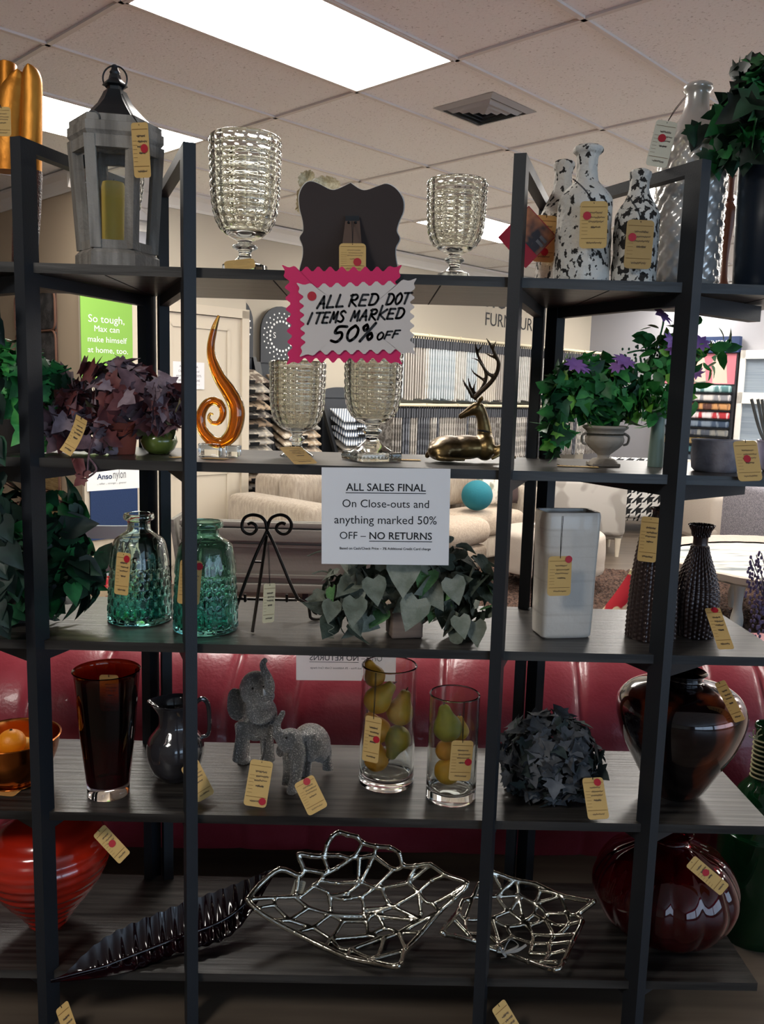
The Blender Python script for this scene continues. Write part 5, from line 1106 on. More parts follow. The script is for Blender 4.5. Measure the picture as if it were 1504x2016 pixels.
# tall grey green vase with wild flowers
b = base_on(1290, 912, L2, 2.0, 2.05); k = mpp(b); z = lambda py: VP(1290, py, b.y).z
o = potted('flower_vase', 'tall grey green vase of purple wild flowers behind the front post, second shelf', 'vase of flowers', b, [(15*k, L2), (15*k, L2+.03), (12*k, z(820)), (14*k, z(808))], mat('sage_glaze', '#6d8076', .4),
       [((1300, 745, 0), (50, 70), 110), ((1350, 720, 0), (50, 80), 60), ((1290, 800, -.02), (28, 30), 30), ((1285, 670, 0), (30, 30), 12), ((1400, 690, 0), (35, 30), 14)], .042, LONG, [GRN[0], GRN[1], GRN[3]], 43, L2, .2, [4, 4, 1], wid=1.6,
       stems=[[(1290, 810, 0), (1280, 740, 0), (1305, 640, -.01), (1302, 622, -.02)], [(1290, 810, 0), (1300, 700, 0), (1265, 690, 0), (1235, 695, 0)], [(1290, 810, 0), (1340, 720, 0), (1385, 680, 0), (1430, 690, 0)], [(1290, 810, 0), (1270, 735, 0), (1240, 720, 0)]])
for px, py, s_ in ((1302, 621, .032), (1320, 674, .028), (1378, 676, .026), (1328, 690, .026), (1372, 735, .018)):
    mb = MB(); flower(mb, VP(px, py, b.y-.045), (rd.uniform(-.6, .6), -.6, rd.uniform(.3, 1)), s_, rd, n=8); part('flower', mb, PUR, o, angle=0)
mb = MB()
for i in range(60):
    px, py = rd.uniform(1225, 1300), rd.uniform(680, 725); ell(mb, VP(px, py-6*math.sin(px/9), b.y+rd.uniform(-.01, .01)), (.0028, .0028, .0036), n=6, m=4)
part('berries', mb, GRN[2], o)
# grey oval planter with tag, lavender pot with sticks
b = base_on(1408, 922, L2, 1.93, 1.96); k = mpp(b); z = lambda py: VP(1408, py, b.y).z
o = thing('oval_planter', 'low grey stone planter at the end of the second shelf', 'planter', (b.x, b.y, L2)); mb = MB()
lathe(mb, (0, 0), vessel([(40*k, 0), (46*k, .008), (49*k, z(895)-L2), (48*k, z(872)-L2), (50*k, z(867)-L2)], .006, .01), 44, M=Matrix.Translation((b.x, b.y, L2)) @ Matrix.Diagonal((1, .8, 1, 1))); part('body', mb, mat('grey_stone', '#9a97a0', .8, col2='#7d7a84', scale=(20, 20, 20), bump=.3), o, .9)
b2 = base_on(1500, 925, L2, 1.96, 2.0); b2 = Vector((b2.x+.03, 1.99, L2))
o = thing('lavender_pot', 'glossy lavender pot with bare twigs cut by the picture edge, second shelf', 'potted plant', (b2.x, b2.y, L2)); mb = MB(); lathe(mb, b2, vessel([(.03, L2), (.045, L2+.01), (.05, L2+.05), (.048, L2+.07), (.051, L2+.073)], .004, L2+.01), 32); part('pot', mb, mat('lavender_glaze', '#9a93ad', .15, coat=.6), o, .9)
mb = MB()
for dx in (-.075, -.06, -.05): spline(mb, [Vector((b2.x, b2.y, L2+.02)), Vector((b2.x+dx*.6, b2.y, L2+.09)), Vector((b2.x+dx, b2.y, L2+.17))], .0035, 5, 6)
part('twigs', mb, M['greywood'], o)
price_tag('price tag with red dot in front of the grey stone planter', (1466, 868, 1.85), (1478, 947, 1.82), .056, (-.02, .45), yaw=.1)
# ------------------------------------------------------------------ third shelf
M['tealg'] = None
def glass_bottle(label, cx, base, pts, lv, tint, n=160):
    b = base_on(cx, base, lv, 1.93, 2.06); y = b.y; prof = ppx(cx, y, pts, 5); z0 = prof[0][1]; zt = prof[-1][1]
    m = mat('ombre_glass', '#8fd0c4', .02, trans=1.0, ior=1.45, zramp=(0, zt-lv, tint)); H = zt-lv
    prof = [(r, lv+(z-z0)*H/(zt-z0)) for r, z in prof]
    o = thing('glass_bottle', label, 'bottle', (b.x, b.y, lv)); cell = .0145
    rm = max(r for r, z in prof); nc = 20
    def rf(th, r, z):
        h = (z-lv)/H
        if h < .02 or h > .72 or r < rm*.55: return 0
        if h > .52: return .0016*abs(math.sin(th*nc/2*1.0))*min(1, (.72-h)*10)
        rr_ = (z-lv-.01)/(cell*1.5); row = math.floor(rr_); best = 9
        for q in (row-1, row, row+1):
            u = th*nc/(2*math.pi)-(.5 if q % 2 else 0); du = (u-round(u)); dv = (rr_-q)*.87; d_ = max(abs(dv)*.5*1.15+abs(du)*.87, abs(du)*1.0)*1.0; best = min(best, du*du+dv*dv*.75)
        return -.003*min(1, max(0, (.25-best)*12))
    outer = resample(prof, .0028); inner = [(max(r-.005, .002), z) for r, z in resample([p for p in prof if p[1] > lv+.012], .008)][::-1]
    lat = [(0, lv)]+outer+[(inner[0][0]+.002, zt+.001)]+inner+[(0, lv+.011)]; k_ = len(outer)+1
    cnt = [0]
    mb = MB(); vs, fs, rows = [], [], []
    for i, (r, z) in enumerate(lat):
        if r < 1e-6: rows.append([len(vs)]); vs.append(Vector((b.x, b.y, z))); continue
        row = []
        for q in range(n): th = 2*math.pi*q/n; R_ = r+(rf(th, r, z) if i < k_ else 0); row.append(len(vs)); vs.append(Vector((b.x+R_*math.cos(th), b.y+R_*math.sin(th), z)))
        rows.append(row)
    for a_, c_ in zip(rows, rows[1:]):
        for q in range(n):
            q2 = (q+1) % n
            if len(a_) == 1: fs.append((a_[0], c_[q2], c_[q]))
            elif len(c_) == 1: fs.append((a_[q], a_[q2], c_[0]))
            else: fs.append((a_[q], a_[q2], c_[q2], c_[q]))
    mb.add(vs, fs); part('body', mb, m, o, .9); return o, b
TE = [(0, '#86d8cc'), (.3, '#a3ddd2'), (.55, '#dcf0ea'), (1, '#e6f4f0')]
glass_bottle('green glass bottle with honeycomb pattern and clear ribbed shoulder, third shelf', 276, 1218, [(58, 1228), (62, 1222), (61, 1180), (57, 1120), (52, 1080), (46, 1063), (34, 1054), (24, 1045), (22, 1035), (23, 1026), (29, 1022), (30, 1016), (28, 1011)], L3, TE)
glass_bottle('darker teal glass bottle half hidden behind the front post, third shelf', 405, 1236, [(60, 1248), (63, 1242), (63, 1200), (59, 1130), (54, 1085), (47, 1070), (34, 1062), (27, 1055), (26, 1048), (27, 1041), (34, 1037), (35, 1031), (33, 1026)], L3, [(0, '#7accc2'), (.4, '#94cfc4'), (.6, '#a3cbbe'), (1, '#93bfb2')])
price_tag('price tag with red dot on the honeycomb glass bottle', (244, 1088, 1.94), (238, 1171, 1.93), .04, (.25, .14), [(252, 1070, 1.965), (262, 1050, 1.982)], yaw=-.4)
price_tag('price tag on the darker teal bottle, mostly behind the front post', (377, 1103, 1.872), (370, 1190, 1.868), .05, (.38, .12), [(388, 1080, 1.895), (396, 1060, 1.915)])
# wrought iron easel
M['iron'] = mat('bronzed_iron', '#2a2521', .35, metal=.7)
ye = 2.085; E = lambda X, Y_, dy=0.0: VP(400+X/3.008, 580+Y_/3.008, ye+dy); k = mpp(E(375, 1500))/3.008
o = thing('iron_easel', 'wrought iron scroll easel stand between the teal bottles and the notice, third shelf', 'easel', (E(375, 1850).x, ye, L3))
def floorz(P, d=.004): return Vector((P.x, P.y, L3+d))
fl, fr_ = E(200, 1840), E(560, 1830)
for pts in ([(378, 1395), (368, 1345), (340, 1315), (290, 1304), (248, 1320), (230, 1360), (236, 1395), (262, 1415), (292, 1415), (315, 1392), (310, 1365), (285, 1352), (264, 1360)], [(378, 1395), (390, 1345), (415, 1315), (460, 1304), (500, 1320), (522, 1355), (516, 1392), (492, 1415), (460, 1415), (435, 1392), (440, 1365), (465, 1352), (488, 1360)]):
    mb = MB(); spline(mb, [E(x, y_) for x, y_ in pts], .0042, 6, 10); part('scroll', mb, M['iron'], o, 0)
for pts, dy in (([(380, 1395), (340, 1480), (300, 1570), (250, 1700), (200, 1840)], -.02), ([(378, 1395), (420, 1480), (470, 1600), (520, 1720), (560, 1800)], -.02)):
    mb = MB(); n_ = len(pts); spline(mb, [E(x, y_, dy*i/(n_-1)) for i, (x, y_) in enumerate(pts)], .0042, 6, 10); part('leg', mb, M['iron'], o, 0)
for s_, p0 in ((1, (560, 1800)), (-1, (200, 1800))):
    q0 = E(*p0, -.02); mb = MB(); r0 = .028
    pts = [q0]+[Vector((q0.x+s_*(.02+.016*i/3), q0.y-.01*i/3, q0.z-(q0.z-L3-.005)*i/3)) for i in (1, 2, 3)]; c_ = Vector((q0.x+s_*.055, q0.y-.012, L3+.005+r0))
    pts += [c_+Vector((s_*r0*(1-.05*i)*math.sin(t), 0, -r0*(1-.05*i)*math.cos(t))) for i, t in enumerate([.3, .9, 1.5, 2.1, 2.7, 3.3, 4.0, 4.7, 5.4, 6.0])]
    spline(mb, pts, .004, 4, 8); part('foot_scroll', mb, M['iron'], o, 0)
mb = MB(); tube(mb, [E(205, 1800, -.02), E(555, 1808, -.02)], .004, 8); part('ledge_bar', mb, M['iron'], o)
for x in (255, 500):
    mb = MB(); q = E(x, 1803, -.02); tube(mb, [q, q+Vector((0, -.02, 0)), q+Vector((0, -.022, .018))], .0035, 8); part('hook', mb, M['iron'], o)
mb = MB(); tube(mb, [E(292, 1583, -.01), E(345, 1583, .0)], .003, 8); part('rung', mb, M['iron'], o)
pf = HP(497, 1247, L3); mb = MB(); tube(mb, [E(376, 1430, 0), floorz(pf)], .004, 8); part('prop_leg', mb, M['iron'], o)
price_tag('blank-sided price tag dangling on the iron easel', (531, 1149, 1.93), (528, 1226, 1.93), .031, None, [(530, 1120, 1.95), (528, 1070, 2.01)], yaw=.6, dark=mat('pale_card2', '#d7c7a0', .8))
# frosted grey green ivy arrangement
FR_ = [mat('frosted_leaf_%d' % i, c, .75, col2=c2, scale=(30, 30, 30), bump=.3, bscale=150) for i, (c, c2) in enumerate((('#565c4f', '#70766a'), ('#6c7264', '#85897c'), ('#333d33', '#454f44'), ('#4f7a4a', '#6a955e')))]
b = base_on(795, 1228, L3, 1.93, 1.97); k = mpp(b); 
o = potted('ivy_arrangement', 'frosted grey green ivy arrangement under the all sales final notice, third shelf', 'potted plant', b, None, None,
       [((800, 1150, 0), (150, 62), 170), ((690, 1165, -.02), (60, 50), 40), ((900, 1140, 0), (62, 75), 80), ((800, 1110, .03), (110, 40), 60), ((925, 1230, -.06), (36, 30), 22), ((690, 1210, -.05), (40, 28), 14), ((940, 1180, -.04), (28, 50), 26)], .052, HEART, FR_, 45, L3, .5, [5, 5, 4, 1], zmin=L3+.01,
       stems=([(760, 1180, 0), (690, 1150, 0), (640, 1125, 0), (615, 1130, 0)], [(760, 1180, 0), (680, 1110, .02), (640, 1085, .02), (605, 1095, .02)]))
mb = MB(); rd = random.Random(8)
for px, py, s_, dy, d_ in ((795, 1110, .085, -.11, (0, -.3, -1)), (822, 1190, .075, -.115, (-.35, -.2, -1)), (700, 1190, .062, -.10, (-.1, -.3, -1)), (735, 1150, .06, -.11, (.2, -.3, -1)), (890, 1150, .06, -.10, (.3, -.2, -1)), (655, 1195, .05, -.08, (-.2, -.2, -1)), (935, 1235, .055, -.10, (.1, -.4, -1)), (905, 1225, .05, -.11, (.2, -.5, -.8))): leaf(mb, VP(px, py-10, b.y+dy), d_, (0, -1, .2), s_, HEART, 1 if px > 760 else 0, .12, .1, 1.05)
part('large_leaves', mb, FR_, o, angle=0)
mb = MB(); P = VP(787, 1208, b.y-.03); Mr = Matrix.Translation((b.x, b.y-.02, L3)) @ Matrix.Rotation(.2, 4, 'Z')
rbox(mb, (0, 0, .034), (.075, .07, .068), .004, Mr); part('wooden_pot', mb, mat('pinkish_wood', '#7b685c', .8, col2='#5f5047', scale=(4, 4, 40)), o)
mb = MB(); pts = [VP(652+6*math.sin(i*1.3), 1215+i*3.3, b.y-.075) for i in range(24)]; 
for p_ in pts: p_.z = max(p_.z, L3+.004) if p_.y > D-.0 else p_.z
tube(mb, pts, .0009, 5); part('tendril', mb, FR_[1], o)
# white square vase
M['whitevase'] = mat('white_crackle_glaze', '#cdc5bb', .35, col2='#aba093', scale=(1.5, 1.5, 60), ramp=(.55, .75), bump=.2, bscale=40, coat=.3)
b = base_on(1104, 1243, L3, 1.95, 1.99); k = mpp(b); rz = .16
H_ = VP(1110, 1006, b.y-.03).z-L3; w0, w1, d0_, d1_ = .126, .138, .082, .088
o = thing('square_vase', 'tall white rectangular ceramic vase with faint brown streaks, third shelf', 'vase', (b.x, b.y, L3)); mb = MB(); Mv = Matrix.Translation((b.x, b.y, L3)) @ Matrix.Rotation(rz, 4, 'Z')
def sq(w, d, z, r=.012, wav=0.0):
    out = []
    for cx, cy_, a0 in ((w/2-r, d/2-r, 0), (-w/2+r, d/2-r, 90), (-w/2+r, -d/2+r, 180), (w/2-r, -d/2+r, 270)):
        for t in (0, 30, 60, 90): x_, y_ = cx+r*math.cos(math.radians(a0+t)), cy_+r*math.sin(math.radians(a0+t)); out.append(Mv @ Vector((x_, y_, z+wav*math.cos(x_/w*6.28)*.5)))
    return out
secs = [sq(w0*.93, d0_*.9, 0), sq(w0*.99, d0_*.98, .004), sq(w0, d0_, .012)]+[sq(w0+(w1-w0)*t, d0_+(d1_-d0_)*t+.003*math.sin(t*9), H_*t, .012, .005*t) for t in (.2, .4, .6, .8, .97)]+[sq(w1-.003, d1_-.003, H_, .012, .005), sq(w1-.012, d1_-.012, H_-.001, .01, .005), sq(w1-.016, d1_-.016, H_-.02, .01), sq(w0-.016, d0_-.016, .02, .01)]
vs = [v for s_ in secs for v in s_]; n = 16
mb.add(vs, [(i*n+j, i*n+(j+1) % n, (i+1)*n+(j+1) % n, (i+1)*n+j) for i in range(len(secs)-1) for j in range(n)]+[tuple(range(n))[::-1], tuple((len(secs)-1)*n+j for j in range(n))]); part('body', mb, M['whitevase'], o, .6)
price_tag('price tag with red dot on the front of the white rectangular vase', (1103, 1095, 1.895), (1100, 1173, 1.895), .056, (.36, .08), [(1105, 1060, 1.895), (1108, 1016, 1.90)], yaw=.12)
# woven dark vases
M['woven'] = mat('woven_bronze', '#3a2c2a', .3, metal=.5, coat=.3)
def weave(th, r, z): return .0042*abs(math.sin(th*14))*(.3+.7*abs(math.sin(z*math.pi/.011+ (0 if int(th*14/math.pi) % 2 else 1.57))))
def woven(label, cx, base, pts, n=140):
    b = base_on(cx, base, L3, 1.95, 2.04); prof = ppx(cx, b.y, pts, 5); z0, zt = prof[0][1], prof[-1][1]; prof = [(r, L3+(z-z0)*(zt-L3)/(zt-z0)) for r, z in prof]
    o = thing('woven_vase', label, 'vase', (b.x, b.y, L3)); mb = MB(); lathe(mb, b, vessel(resample(prof, .0035), .004, L3+.01), n, rf=lambda th, r, z: weave(th, r, z) if r > .018 else 0); part('body', mb, M['woven'], o, .9); return o
woven('tall dark woven bottle vase hidden behind the front post, third shelf', 1280, 1252, [(46, 1262), (46, 1255), (45, 1200), (41, 1130), (32, 1060), (20, 1030), (14, 1015), (14, 1005), (17, 1000)])
woven('dark woven vase with round belly and flared slender neck, third shelf', 1364, 1248, [(36, 1259), (37, 1252), (41, 1215), (42, 1180), (36, 1145), (24, 1110), (16, 1085), (14, 1065), (16, 1048), (21, 1037), (23, 1033)])
price_tag('price tag edge beside the front post, on the tall woven bottle vase', (1282, 1018, 1.935), (1272, 1106, 1.93), .042, None, [(1288, 1008, 1.95)], yaw=-.3)
price_tag('price tag with red dot resting against the round-bellied woven vase', (1402, 1197, 1.945), (1430, 1278, 1.845), .036, (.1, .06), yaw=-.2)
# dry stems beside the unit
ds = Vector((1.32, 2.29, 0)); o = thing('dried_flowers', 'thin dried lavender stems in a floor vase at the picture edge', 'dried flowers', ds); mb = MB(); lathe(mb, ds, vessel(catmull([(.045, 0), (.05, .1), (.045, .35), (.03, .6), (.035, .7)], 5), .006, .02), 30); part('vase', mb, mat('grey_floor_vase', '#2a2c30', .4), o, .9)
mb = MB(); mb2 = MB(); rd = random.Random(9)
for i in range(14):
    t = VP(rd.uniform(1478, 1520), rd.uniform(1085, 1225), 2.31+rd.uniform(-.02, .02)); spline(mb, [ds+Z*.6, ds+Vector((rd.uniform(-.14, -.12), 0, .82)), t], .0013, 5, 5)
    for j in range(9): ell(mb2, t-Z*(j*.014)+Vector((rd.uniform(-.007, .007), 0, 0)), (.004, .004, .006), n=6, m=4)
part('stems', mb, mat('dry_stem', '#4d4353', .8), o); tag(part('flower_heads', mb2, mat('dry_lavender', '#6a5a78', .9), o), kind='stuff')
# ------------------------------------------------------------------ fourth shelf
M['copper'] = mat('copper', '#b0642c', .22, metal=1.0); M['orange'] = mat('orange_fruit', '#e58a12', .45, bump=.1, bscale=300); M['lemon'] = mat('yellow_fruit', '#e8b21c', .45, bump=.1, bscale=300)
b = base_on(30, 1540, L4, 1.92, 1.99); k = mpp(b); zr = VP(30, 1447, b.y).z
o = thing('copper_bowl', 'copper footed bowl of orange and yellow fruit at the end of the fourth shelf', 'bowl', (b.x, b.y, L4)); mb = MB()
lathe(mb, b, vessel(catmull([(42*k, L4), (44*k, L4+.004), (38*k, L4+.012), (60*k, L4+.03), (78*k, L4+(zr-L4)*.6), (86*k, zr-.004), (88*k, zr)], 5), .003, L4+.016), 56); part('body', mb, M['copper'], o, .9)
for i, (dx, dy, dz, r, m_) in enumerate(((-.045, -.02, 0, .036, 'orange'), (.035, -.035, .002, .034, 'lemon'), (.0, .045, 0, .036, 'lemon'), (.048, .028, .004, .027, 'orange'), (-.005, -.002, .042, .034, 'orange'))):
    c_ = Vector((b.x+dx, b.y+dy, L4+.062+dz)); f = thing('fruit', ('glossy %s fruit in the copper bowl, %s' % ('orange' if m_ == 'orange' else 'yellow', ('on its left side', 'at its front right', 'at the back', 'at its back right', 'on top'))[0] if False else 'round %s fruit %s' % ('orange' if m_ == 'orange' else 'yellow', ('inside the copper bowl behind the end post', 'at the front of the copper bowl', 'at the back of the copper bowl', 'against the rim of the copper bowl', 'lying on top of the others in the copper bowl')[i])), 'fruit', c_, 'fruit in the copper bowl')
    mb = MB(); ell(mb, c_, (r, r, r*.95), n=24, m=16); part('skin', mb, M[m_], f, 0); mb = MB(); lathe(mb, c_, [(0, c_.z+r*.93), (.004, c_.z+r*.95), (.002, c_.z+r*1.02), (0, c_.z+r*1.02)], 8); part('stem_end', mb, M['soil'], f)
price_tag('price tag lying flat under the edge of the copper bowl', HP(-6, 1556, L4)+Z*.002, HP(38, 1560, L4)+Z*.002, .05, None, dark=mat('orange_card', '#c08a4a', .8))
# tall burgundy glass vase
b = base_on(214, 1560, L4, 1.92, 1.96); k = mpp(b); zr = VP(210, 1318, b.y).z; H_ = zr-L4
o = thing('glass_vase', 'tall tapered burgundy glass vase with clear thick base, fourth shelf', 'vase', (b.x, b.y, L4))
vm = mat('burgundy_glass', '#6e1626', .02, trans=1.0, ior=1.45, zramp=(0, H_, [(0, '#f4f2f0'), (.085, '#f0e8e8'), (.10, '#64142a'), (.75, '#5a1018'), (.93, '#7a3416'), (1, '#a86a38')]))
mb = MB(); lathe(mb, b, vessel(resample([(39*k, L4), (40*k, L4+.003), (41*k, L4+.03), (52*k, L4+H_*.5), (62*k, zr-.003), (64*k, zr)], .01), .004, L4+.026), 56); part('body', mb, vm, o, .9)
price_tag('price tag hanging inside the mouth of the burgundy vase', Vector((b.x+.004, b.y+.005, zr-.015)), Vector((b.x+.004, b.y+.005, zr-.105)), .045, None)
# dark pitcher
M['blackglaze'] = mat('black_glaze', '#2c2a2d', .12, coat=.8)
b = base_on(346, 1530, L4, 2.0, 2.04); k = mpp(b); z = lambda py: VP(346, py, b.y).z
o = thing('pitcher', 'small round-bellied black glazed pitcher behind the front post, fourth shelf', 'pitcher', (b.x, b.y, L4)); mb = MB()
prof = catmull([(28*k, L4), (32*k, L4+.004), (46*k, z(1510)), (55*k, z(1480)), (52*k, z(1455)), (40*k, z(1438)), (32*k, z(1425)), (32*k, z(1405)), (38*k, z(1388)), (43*k, z(1381))], 5)
lathe(mb, b, vessel(prof, .004, L4+.01), 48, rf=lambda th, r, zz: .014*max(0, math.cos(th-math.pi))**8*max(0, min(1, (zz-z(1405))/.03))); part('body', mb, M['blackglaze'], o, .9)
mb = MB(); h0, h1 = Vector((b.x+36*k, b.y+.012, z(1388))), Vector((b.x+48*k, b.y+.016, z(1455))); spline(mb, [h0, h0+Vector((.018, .004, .012)), h0+Vector((.032, .01, -.01)), h1+Vector((.018, .004, .012)), h1], [.005, .006, .006, .005, .005], 6, 10); part('handle', mb, M['blackglaze'], o)
price_tag('price tag leaning from the black pitcher, cut by the front post', (372, 1503, 1.945), (406, 1571, 1.90), .045, None)
# two silver elephants
M['silver'] = mat('glitter_silver', '#a5a19c', .32, metal=.75, col2='#ded9d2', scale=(260, 260, 260), ramp=(.54, .62), detail=2, bump=1.0, bscale=300, bdist=.02)
def eleph(name, label, ye, foot, prims_fn, voxel=.0022):
    o = thing(name, label, 'figurine', (foot.x, foot.y, L4)); mb = MB(); prims_fn(mb); mz = min(v.z for v in mb.v)
    for v in mb.v: v.z += L4+.0003-mz
    organic('body', mb, M['silver'], o, voxel, 2); return o, L4+.0003-mz
def tubes(mb, Q, pts, k): spline(mb, [Q(x, y_, dy) for x, y_, dy, r in pts], [r*k for x, y_, dy, r in pts], 5, 14)
y1 = 1.985; Q1 = lambda x, y_, dy=0.0: VP(x, y_, y1+dy); k = mpp(VP(505, 1480, y1))
def e1(mb):
    ell(mb, Q1(506, 1478, .075), (38*k, .075, 40*k)); ell(mb, Q1(503, 1422, -.005), (32*k, .034, 36*k)); ell(mb, Q1(520, 1436, -.03), (20*k, .02, 18*k)); ell(mb, Q1(512, 1462, .0), (30*k, .03, 30*k))
    R_ = Matrix.Rotation(.35, 3, 'Z'); ell(mb, Q1(467, 1452, .012), (21*k, .007, 33*k), R_); ell(mb, Q1(461, 1440, .014), (14*k, .006, 22*k), R_); ell(mb, Q1(535, 1470, .028), (12*k, .008, 27*k), Matrix.Rotation(-.5, 3, 'Z'))
    tubes(mb, Q1, [(522, 1442, -.035, 13), (530, 1420, -.045, 10.5), (527, 1402, -.05, 8.5), (519, 1386, -.052, 7), (517, 1374, -.054, 6), (523, 1366, -.056, 5)], k)
    tubes(mb, Q1, [(514, 1448, -.035, 9), (524, 1456, -.042, 6), (532, 1452, -.046, 4)], k)
    for x0, x1, d0, d1 in ((478, 471, .02, .0), (528, 527, .02, .01), (482, 480, .13, .135), (525, 524, .13, .135)): tubes(mb, Q1, [(x0, 1490, d0, 17), (x0-2, 1515, d1, 13), (x1, 1545, d1, 12.5), (x1, 1556, d1-.002, 14.5), (x1, 1560, d1-.002, 14)], k)
    tubes(mb, Q1, [(510, 1470, .145, 4), (512, 1490, .155, 3), (513, 1510, .155, 3)], k)
o1, up1 = eleph('elephant_figurine', 'larger glittering silver elephant figurine with raised trunk, fourth shelf', y1, HP(490, 1552, L4), e1)
mb = MB()
for px, py, dy in ((497, 1422, -.036), (519, 1419, -.032)): ell(mb, Q1(px, py, dy)+Z*up1, (2.6*k, 2.2*k, 2.6*k), n=10, m=8)
mz_ = mb; part('eyes', mb, M['iron'], o1)
mb = MB(); tubes(mb, Q1, [(521, 1436, -.046, 3.4), (519, 1430, -.056, 2.6), (518, 1424, -.06, 1.2)], k)
for v in mb.v: v.z += up1
part('tusk', mb, M['pearl'], o1)
y2 = 1.975; Q2 = lambda x, y_, dy=0.0: VP(x, y_, y2+dy)
def e2(mb):
    ell(mb, Q2(612, 1455, .04), (38*k, .052, 37*k), Matrix.Rotation(.5, 3, 'Z')); ell(mb, Q2(630, 1462, .06), (22*k, .045, 32*k)); ell(mb, Q2(590, 1465, .02), (26*k, .04, 30*k))
    ell(mb, Q2(572, 1452, -.01), (26*k, .028, 25*k)); ell(mb, Q2(557, 1446, -.015), (16*k, .02, 16*k))
    ell(mb, Q2(586, 1478, -.03), (19*k, .006, 25*k), Matrix.Rotation(.5, 3, 'Z')); ell(mb, Q2(552, 1472, .012), (9*k, .006, 13*k))
    tubes(mb, Q2, [(556, 1446, -.014, 13), (548, 1440, -.016, 11), (545, 1430, -.012, 9), (546, 1418, -.008, 7.5), (551, 1408, -.006, 6.5), (556, 1399, -.006, 5.5), (557, 1393, -.006, 4.5)], k)
    for x0, x1, d0, d1, yb in ((571, 566, .0, .01, 1536), (588, 576, -.012, -.028, 1554), (636, 645, .07, .09, 1508), (604, 602, .06, .075, 1520)): tubes(mb, Q2, [(x0, 1485, d0, 15), ((x0+x1)/2, yb-28, d1, 11.5), (x1, yb-9, d1, 11), (x1, yb, d1, 12.5)], k)
    tubes(mb, Q2, [(646, 1452, .075, 3.5), (651, 1470, .085, 2.5), (650, 1488, .09, 2.5)], k)
o2, up2 = eleph('elephant_figurine', 'smaller glittering silver elephant figurine leaning on the larger one, fourth shelf', y2, HP(600, 1545, L4), e2)
mb = MB()
for px, py, dy in ((564, 1446, -.037),): ell(mb, Q2(px, py, dy)+Z*up2, (2.4*k, 2*k, 2.4*k), n=10, m=8)
part('eye', mb, M['iron'], o2)
price_tag('price tag with striped red dot hung round the larger elephant', (516, 1497, 1.90), (501, 1588, 1.875), .054, (.3, .87), [(520, 1480, 1.915), (522, 1455, 1.93)], yaw=.05)
price_tag('price tag with red dot hung round the smaller elephant', (597, 1534, 1.885), HP(627, 1597, L4+.012), .05, (.1, .11), [(604, 1500, 1.915), (602, 1460, 1.935)])
# glass cylinders of pears
PE = {n_: mat('pear_'+n_, c, .45, col2=c2, scale=(25, 25, 25), ramp=(.35, .7)) for n_, c, c2 in (('gold', '#d69a1a', '#c7a43a'), ('amber', '#d28a1c', '#dba03a'), ('green', '#8f8a26', '#b5942c'), ('olive', '#a39a34', '#8c8a2c'))}
def pear(label, cx, py, y, r, tip, kind, grp):
    c_ = VP(cx, py, y); k = mpp(c_); t_ = (VP(tip[0], tip[1], y)-c_).normalized(); R_ = r*k
    o = thing('pear', label, 'pear', c_, grp); x = t_.orthogonal().normalized(); Mx = frame(c_, x, t_.cross(x), t_); mb = MB()
    pr = catmull([(0, -.98), (.25, -1.0), (.62, -.86), (.95, -.42), (1.0, 0), (.86, .42), (.60, .85), (.46, 1.2), (.38, 1.45), (.22, 1.6), (0, 1.62)], 4)
    lathe(mb, c_, [(max(0, a_)*R_, b_*R_) for a_, b_ in pr], 26, M=Mx); part('skin', mb, PE[kind], o, 0)
    mb = MB(); tube(mb, [Mx @ Vector((0, 0, 1.55*R_)), Mx @ Vector((.1*R_, 0, 1.85*R_))], .0018, 6); part('stem', mb, M['easelw'], o)
def cylinder(label, cx, base, rim, hw, lv=L4):
    b = base_on(cx[0], base, lv, 1.9, 2.06); k = mpp(b); zr = VP(cx[1], rim, b.y).z
    o = thing('glass_cylinder', label, 'vase', (b.x, b.y, lv)); mb = MB(); R_ = hw*k
    lathe(mb, b, [(0, lv), (R_*.95, lv), (R_, lv+.004), (R_, lv+.008), (R_, lv+.03), (R_, zr-.02), (R_, zr-.004), (R_, zr-.002), (R_-.0025, zr), (R_-.005, zr-.002), (R_-.005, zr-.004), (R_-.005, zr-.02), (R_-.005, lv+.05), (R_-.005, lv+.034), (R_-.006, lv+.029), (R_-.009, lv+.024), (R_-.014, lv+.021), (R_*.6, lv+.020), (0, lv+.019)], 72); part('body', mb, M['glass'], o, .9); return b
b = cylinder('taller clear glass cylinder vase full of pears, fourth shelf', (760, 766), 1538, 1307, 54)
G1 = 'pears in the taller cylinder'
for a_ in (('golden pear at the top of the taller cylinder, poking above its rim', 737, 1330, b.y+.01, 21, (726, 1306), 'amber'), ('golden pear below the top one in the taller cylinder', 745, 1376, b.y-.012, 27, (770, 1350), 'gold'), ('golden pear with its neck up against the side of the taller cylinder', 788, 1399, b.y+.004, 27, (802, 1352), 'gold'),
           ('golden pear half hidden behind the tag in the taller cylinder', 744, 1436, b.y+.008, 25, (726, 1408), 'amber'), ('green pear lying neck down in the taller cylinder', 782, 1455, b.y-.006, 26, (768, 1492), 'green'), ('golden pear at the bottom of the taller cylinder', 741, 1491, b.y+.004, 25, (738, 1460), 'amber')): pear(*a_, G1)
price_tag('price tag with red dot on the taller cylinder of pears', (736, 1411, b.y-.075), (728, 1500, b.y-.08), .042, (.28, .48), [(738, 1370, b.y-.075), (740, 1325, b.y-.072)], yaw=-.35)
b = cylinder('shorter clear glass cylinder vase with pears, fourth shelf beside the front post', (887, 893), 1567, 1364, 49)
G2 = 'pears in the shorter cylinder'
